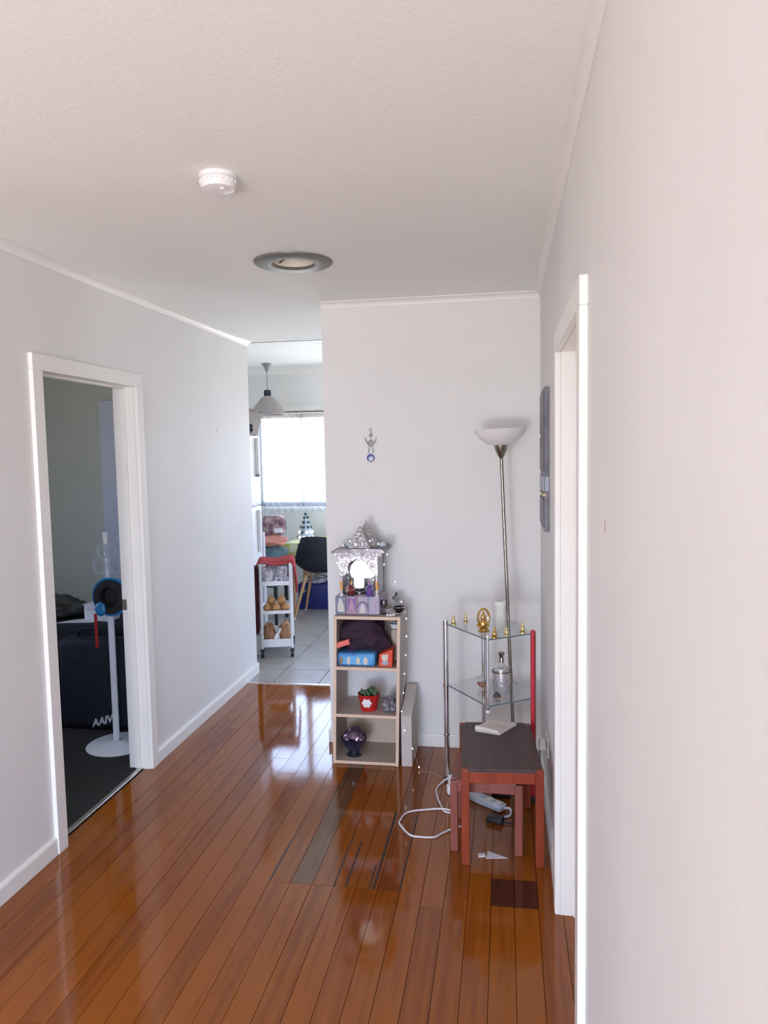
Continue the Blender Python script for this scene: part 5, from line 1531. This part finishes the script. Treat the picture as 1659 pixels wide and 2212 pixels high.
# blue box under the table
t = thing('blue_bag', 'royal blue storage bag on the floor under the dining table', 'bag', (-2.0, 7.58, 0.002))
MB().rbox(-2.16, -1.84, 7.47, 7.70, 0.003, 0.27, 0.012, 2).build('body', 'bluebox', t, smooth=True)
plab(MB().lathe((0, 0, 0), [(0.026, 0), (0.024, 0.003), (0, 0.003)], 20, Matrix.Translation((-2.10, 7.471, 0.20)) @ Matrix.Rotation(PI/2, 4, 'X')).build('emblem', 'yellowp', t), 'round yellow-green emblem')
heap('plastic_bag', 'bagw', (-2.0, 7.58, 0.30), 0.11, 0.09, 0.045, 'white plastic bag stuffed in the top of the blue storage bag', 'bag', 0.5, 9, 31, 0.2705)

# teal chair with pile, left of the table
t = thing('upholstered_chair', 'grey-teal upholstered chair behind the white trolley', 'chair', (-2.32, 6.95, 0.002))
MB().rbox(-2.52, -2.14, 6.72, 7.12, 0.36, 0.56, 0.03, 3).build('seat', 'teal', t, smooth=True)
MB().rbox(-2.56, -2.50, 6.72, 7.12, 0.36, 0.95, 0.025, 3).build('backrest', 'teal', t, smooth=True)
for x in (-2.50, -2.17):
    for y in (6.75, 7.09):
        MB().cone((x, y, 0.003), (x, y, 0.37), 0.016, 0.02, 12).build('leg', 'black', t)
heap('cushion', 'teal', (-2.27, 6.92, 0.66), 0.17, 0.16, 0.102, 'plump grey-teal cushion under the salmon fabric', 'cushion', 0.1, 4, 2, 0.561)
heap('folded_fabric', 'peach', (-2.255, 6.90, 0.80), 0.155, 0.12, 0.065, 'salmon fabric piled on the teal cushion', 'fabric', 0.3, 8, 8, 0.75)
t = thing('patterned_bag', 'plum patterned bag on top of the salmon fabric', 'bag', (-2.2, 6.9, 0.86))
mb = MB().rbox(-2.315, -2.105, 6.82, 6.98, 0.858, 1.045, 0.035, 3)
for v in mb.v:
    v.z += 0.015*noise.noise(Vector((v.x*14, v.y*9, 1)))
mb.build('body', 'plumbag', t, smooth=True)
MB().tube(smoothpts([(-2.26, 6.85, 1.03), (-2.23, 6.84, 1.075), (-2.18, 6.84, 1.075), (-2.15, 6.85, 1.03)], 5), 0.008, 8).build('handle', 'bagw', t, smooth=True)
MB().rbox(-2.185, -2.11, 6.80, 6.825, 0.885, 0.925, 0.004).build('tag', 'white', t)
t = thing('metal_post', 'slim pale metal clothes rail post between fridge and pile', 'clothes rail', (-2.225, 6.60, 0.002))
MB().cone((-2.222, 6.60, 0.01), (-2.222, 6.60, 0.90), 0.012, 0.012, 14).build('post', 'whitemetal', t, smooth=True)
MB().lathe((-2.222, 6.60, 0.003), [(0, 0), (0.09, 0), (0.09, 0.01), (0.02, 0.02)], 28, cap=False).build('base', 'whitemetal', t, smooth=True)
MB().ell((-2.222, 6.60, 0.905), 0.015, 0.015, 0.012, 12, 8).build('cap', 'white', t, smooth=True)

# pendant lamp
pxx, pyy = -2.475, 7.62
t = thing('pendant_lamp', 'grey cone pendant lamp in front of the dining window', 'pendant lamp', (pxx, pyy, ZD))
MB().lathe((pxx, pyy, 0), [(0.052, ZD-0.0005), (0.052, ZD-0.008), (0.028, ZD-0.04), (0.010, ZD-0.09), (0.005, ZD-0.10)], 28).build('ceiling_rose', 'rose', t, smooth=True)
MB().cone((pxx, pyy, ZD-0.09), (pxx, pyy, 2.305), 0.0045, 0.0045, 8).build('cord', 'rose', t)
MB().lathe((pxx, pyy, 0), [(0.012, 2.315), (0.036, 2.308), (0.038, 2.245), (0.034, 2.238)], 24).build('holder', 'darkobj', t, smooth=True)
MB().lathe((pxx, pyy, 0), [(0.036, 2.250), (0.070, 2.225), (0.120, 2.165), (0.165, 2.105), (0.195, 2.055), (0.190, 2.053), (0.158, 2.103), (0.112, 2.163), (0.065, 2.22), (0.034, 2.244)], 44, cap=False).build('shade', 'shade', t, smooth=True)
MB().ell((pxx, pyy, 2.17), 0.032, 0.032, 0.045, 16, 10).build('bulb', 'frost', t, smooth=True)

# sheer curtains on a rail
def curtain(name, x0, x1, z0, z1, y, folds, label):
    n_ = folds*10
    vs, fs = [], []
    rows = 8
    for j in range(rows+1):
        z = z0+(z1-z0)*j/rows
        for i in range(n_+1):
            a = i/n_*folds*2*PI
            zz = z+(0.020*math.sin(a*0.5)*(1-j/rows))
            vs.append(Vector((x0+(x1-x0)*i/n_, y+0.018*math.sin(a)*(0.6+0.4*(1-j/rows)), zz)))
    K = n_+1
    for j in range(rows):
        for i in range(n_):
            a = j*K+i
            fs.append((a, a+1, a+K+1, a+K))
    o = MB().add(vs, fs).build(name, 'sheer', None, smooth=True)
    return tag(o, label, 'curtain')


curtain('sheer_curtain', -2.715, -2.195, 0.995, 2.085, 7.88, 7, 'white sheer curtain over the wider left window pane')
curtain('sheer_curtain', -2.19, -1.55, 0.995, 2.075, 7.88, 8, 'white sheer curtain over the window pane beside the end wall')
t = thing('curtain_rail', 'dark curtain rail above the dining window', 'curtain rail', (-2.0, 7.88, 2.10))
MB().cone((-2.80, 7.88, 2.09), (-1.0, 7.88, 2.09), 0.009, 0.009, 12).build('rail', 'wframe', t, smooth=True)
for x in (-2.78, -1.9, -1.05):
    MB().rbox(x-0.008, x+0.008, 7.88, F, 2.082, 2.098, 0.002).build('bracket', 'wframe', t)

# small scuffs on the walls
for y, z, h in ((1.435, 1.487, 0.011),):
    MB().rbox(XR-0.0006, XR+0.0002, y-0.004, y+0.004, z-h, z+h, 0.0002, 1).build('scuff', 'mark', wall_right)
MB().rbox(XL-0.0002, XL+0.0006, 4.60, 4.612, 1.79, 1.80, 0.0002, 1).build('scuff', 'rose', wall_left)
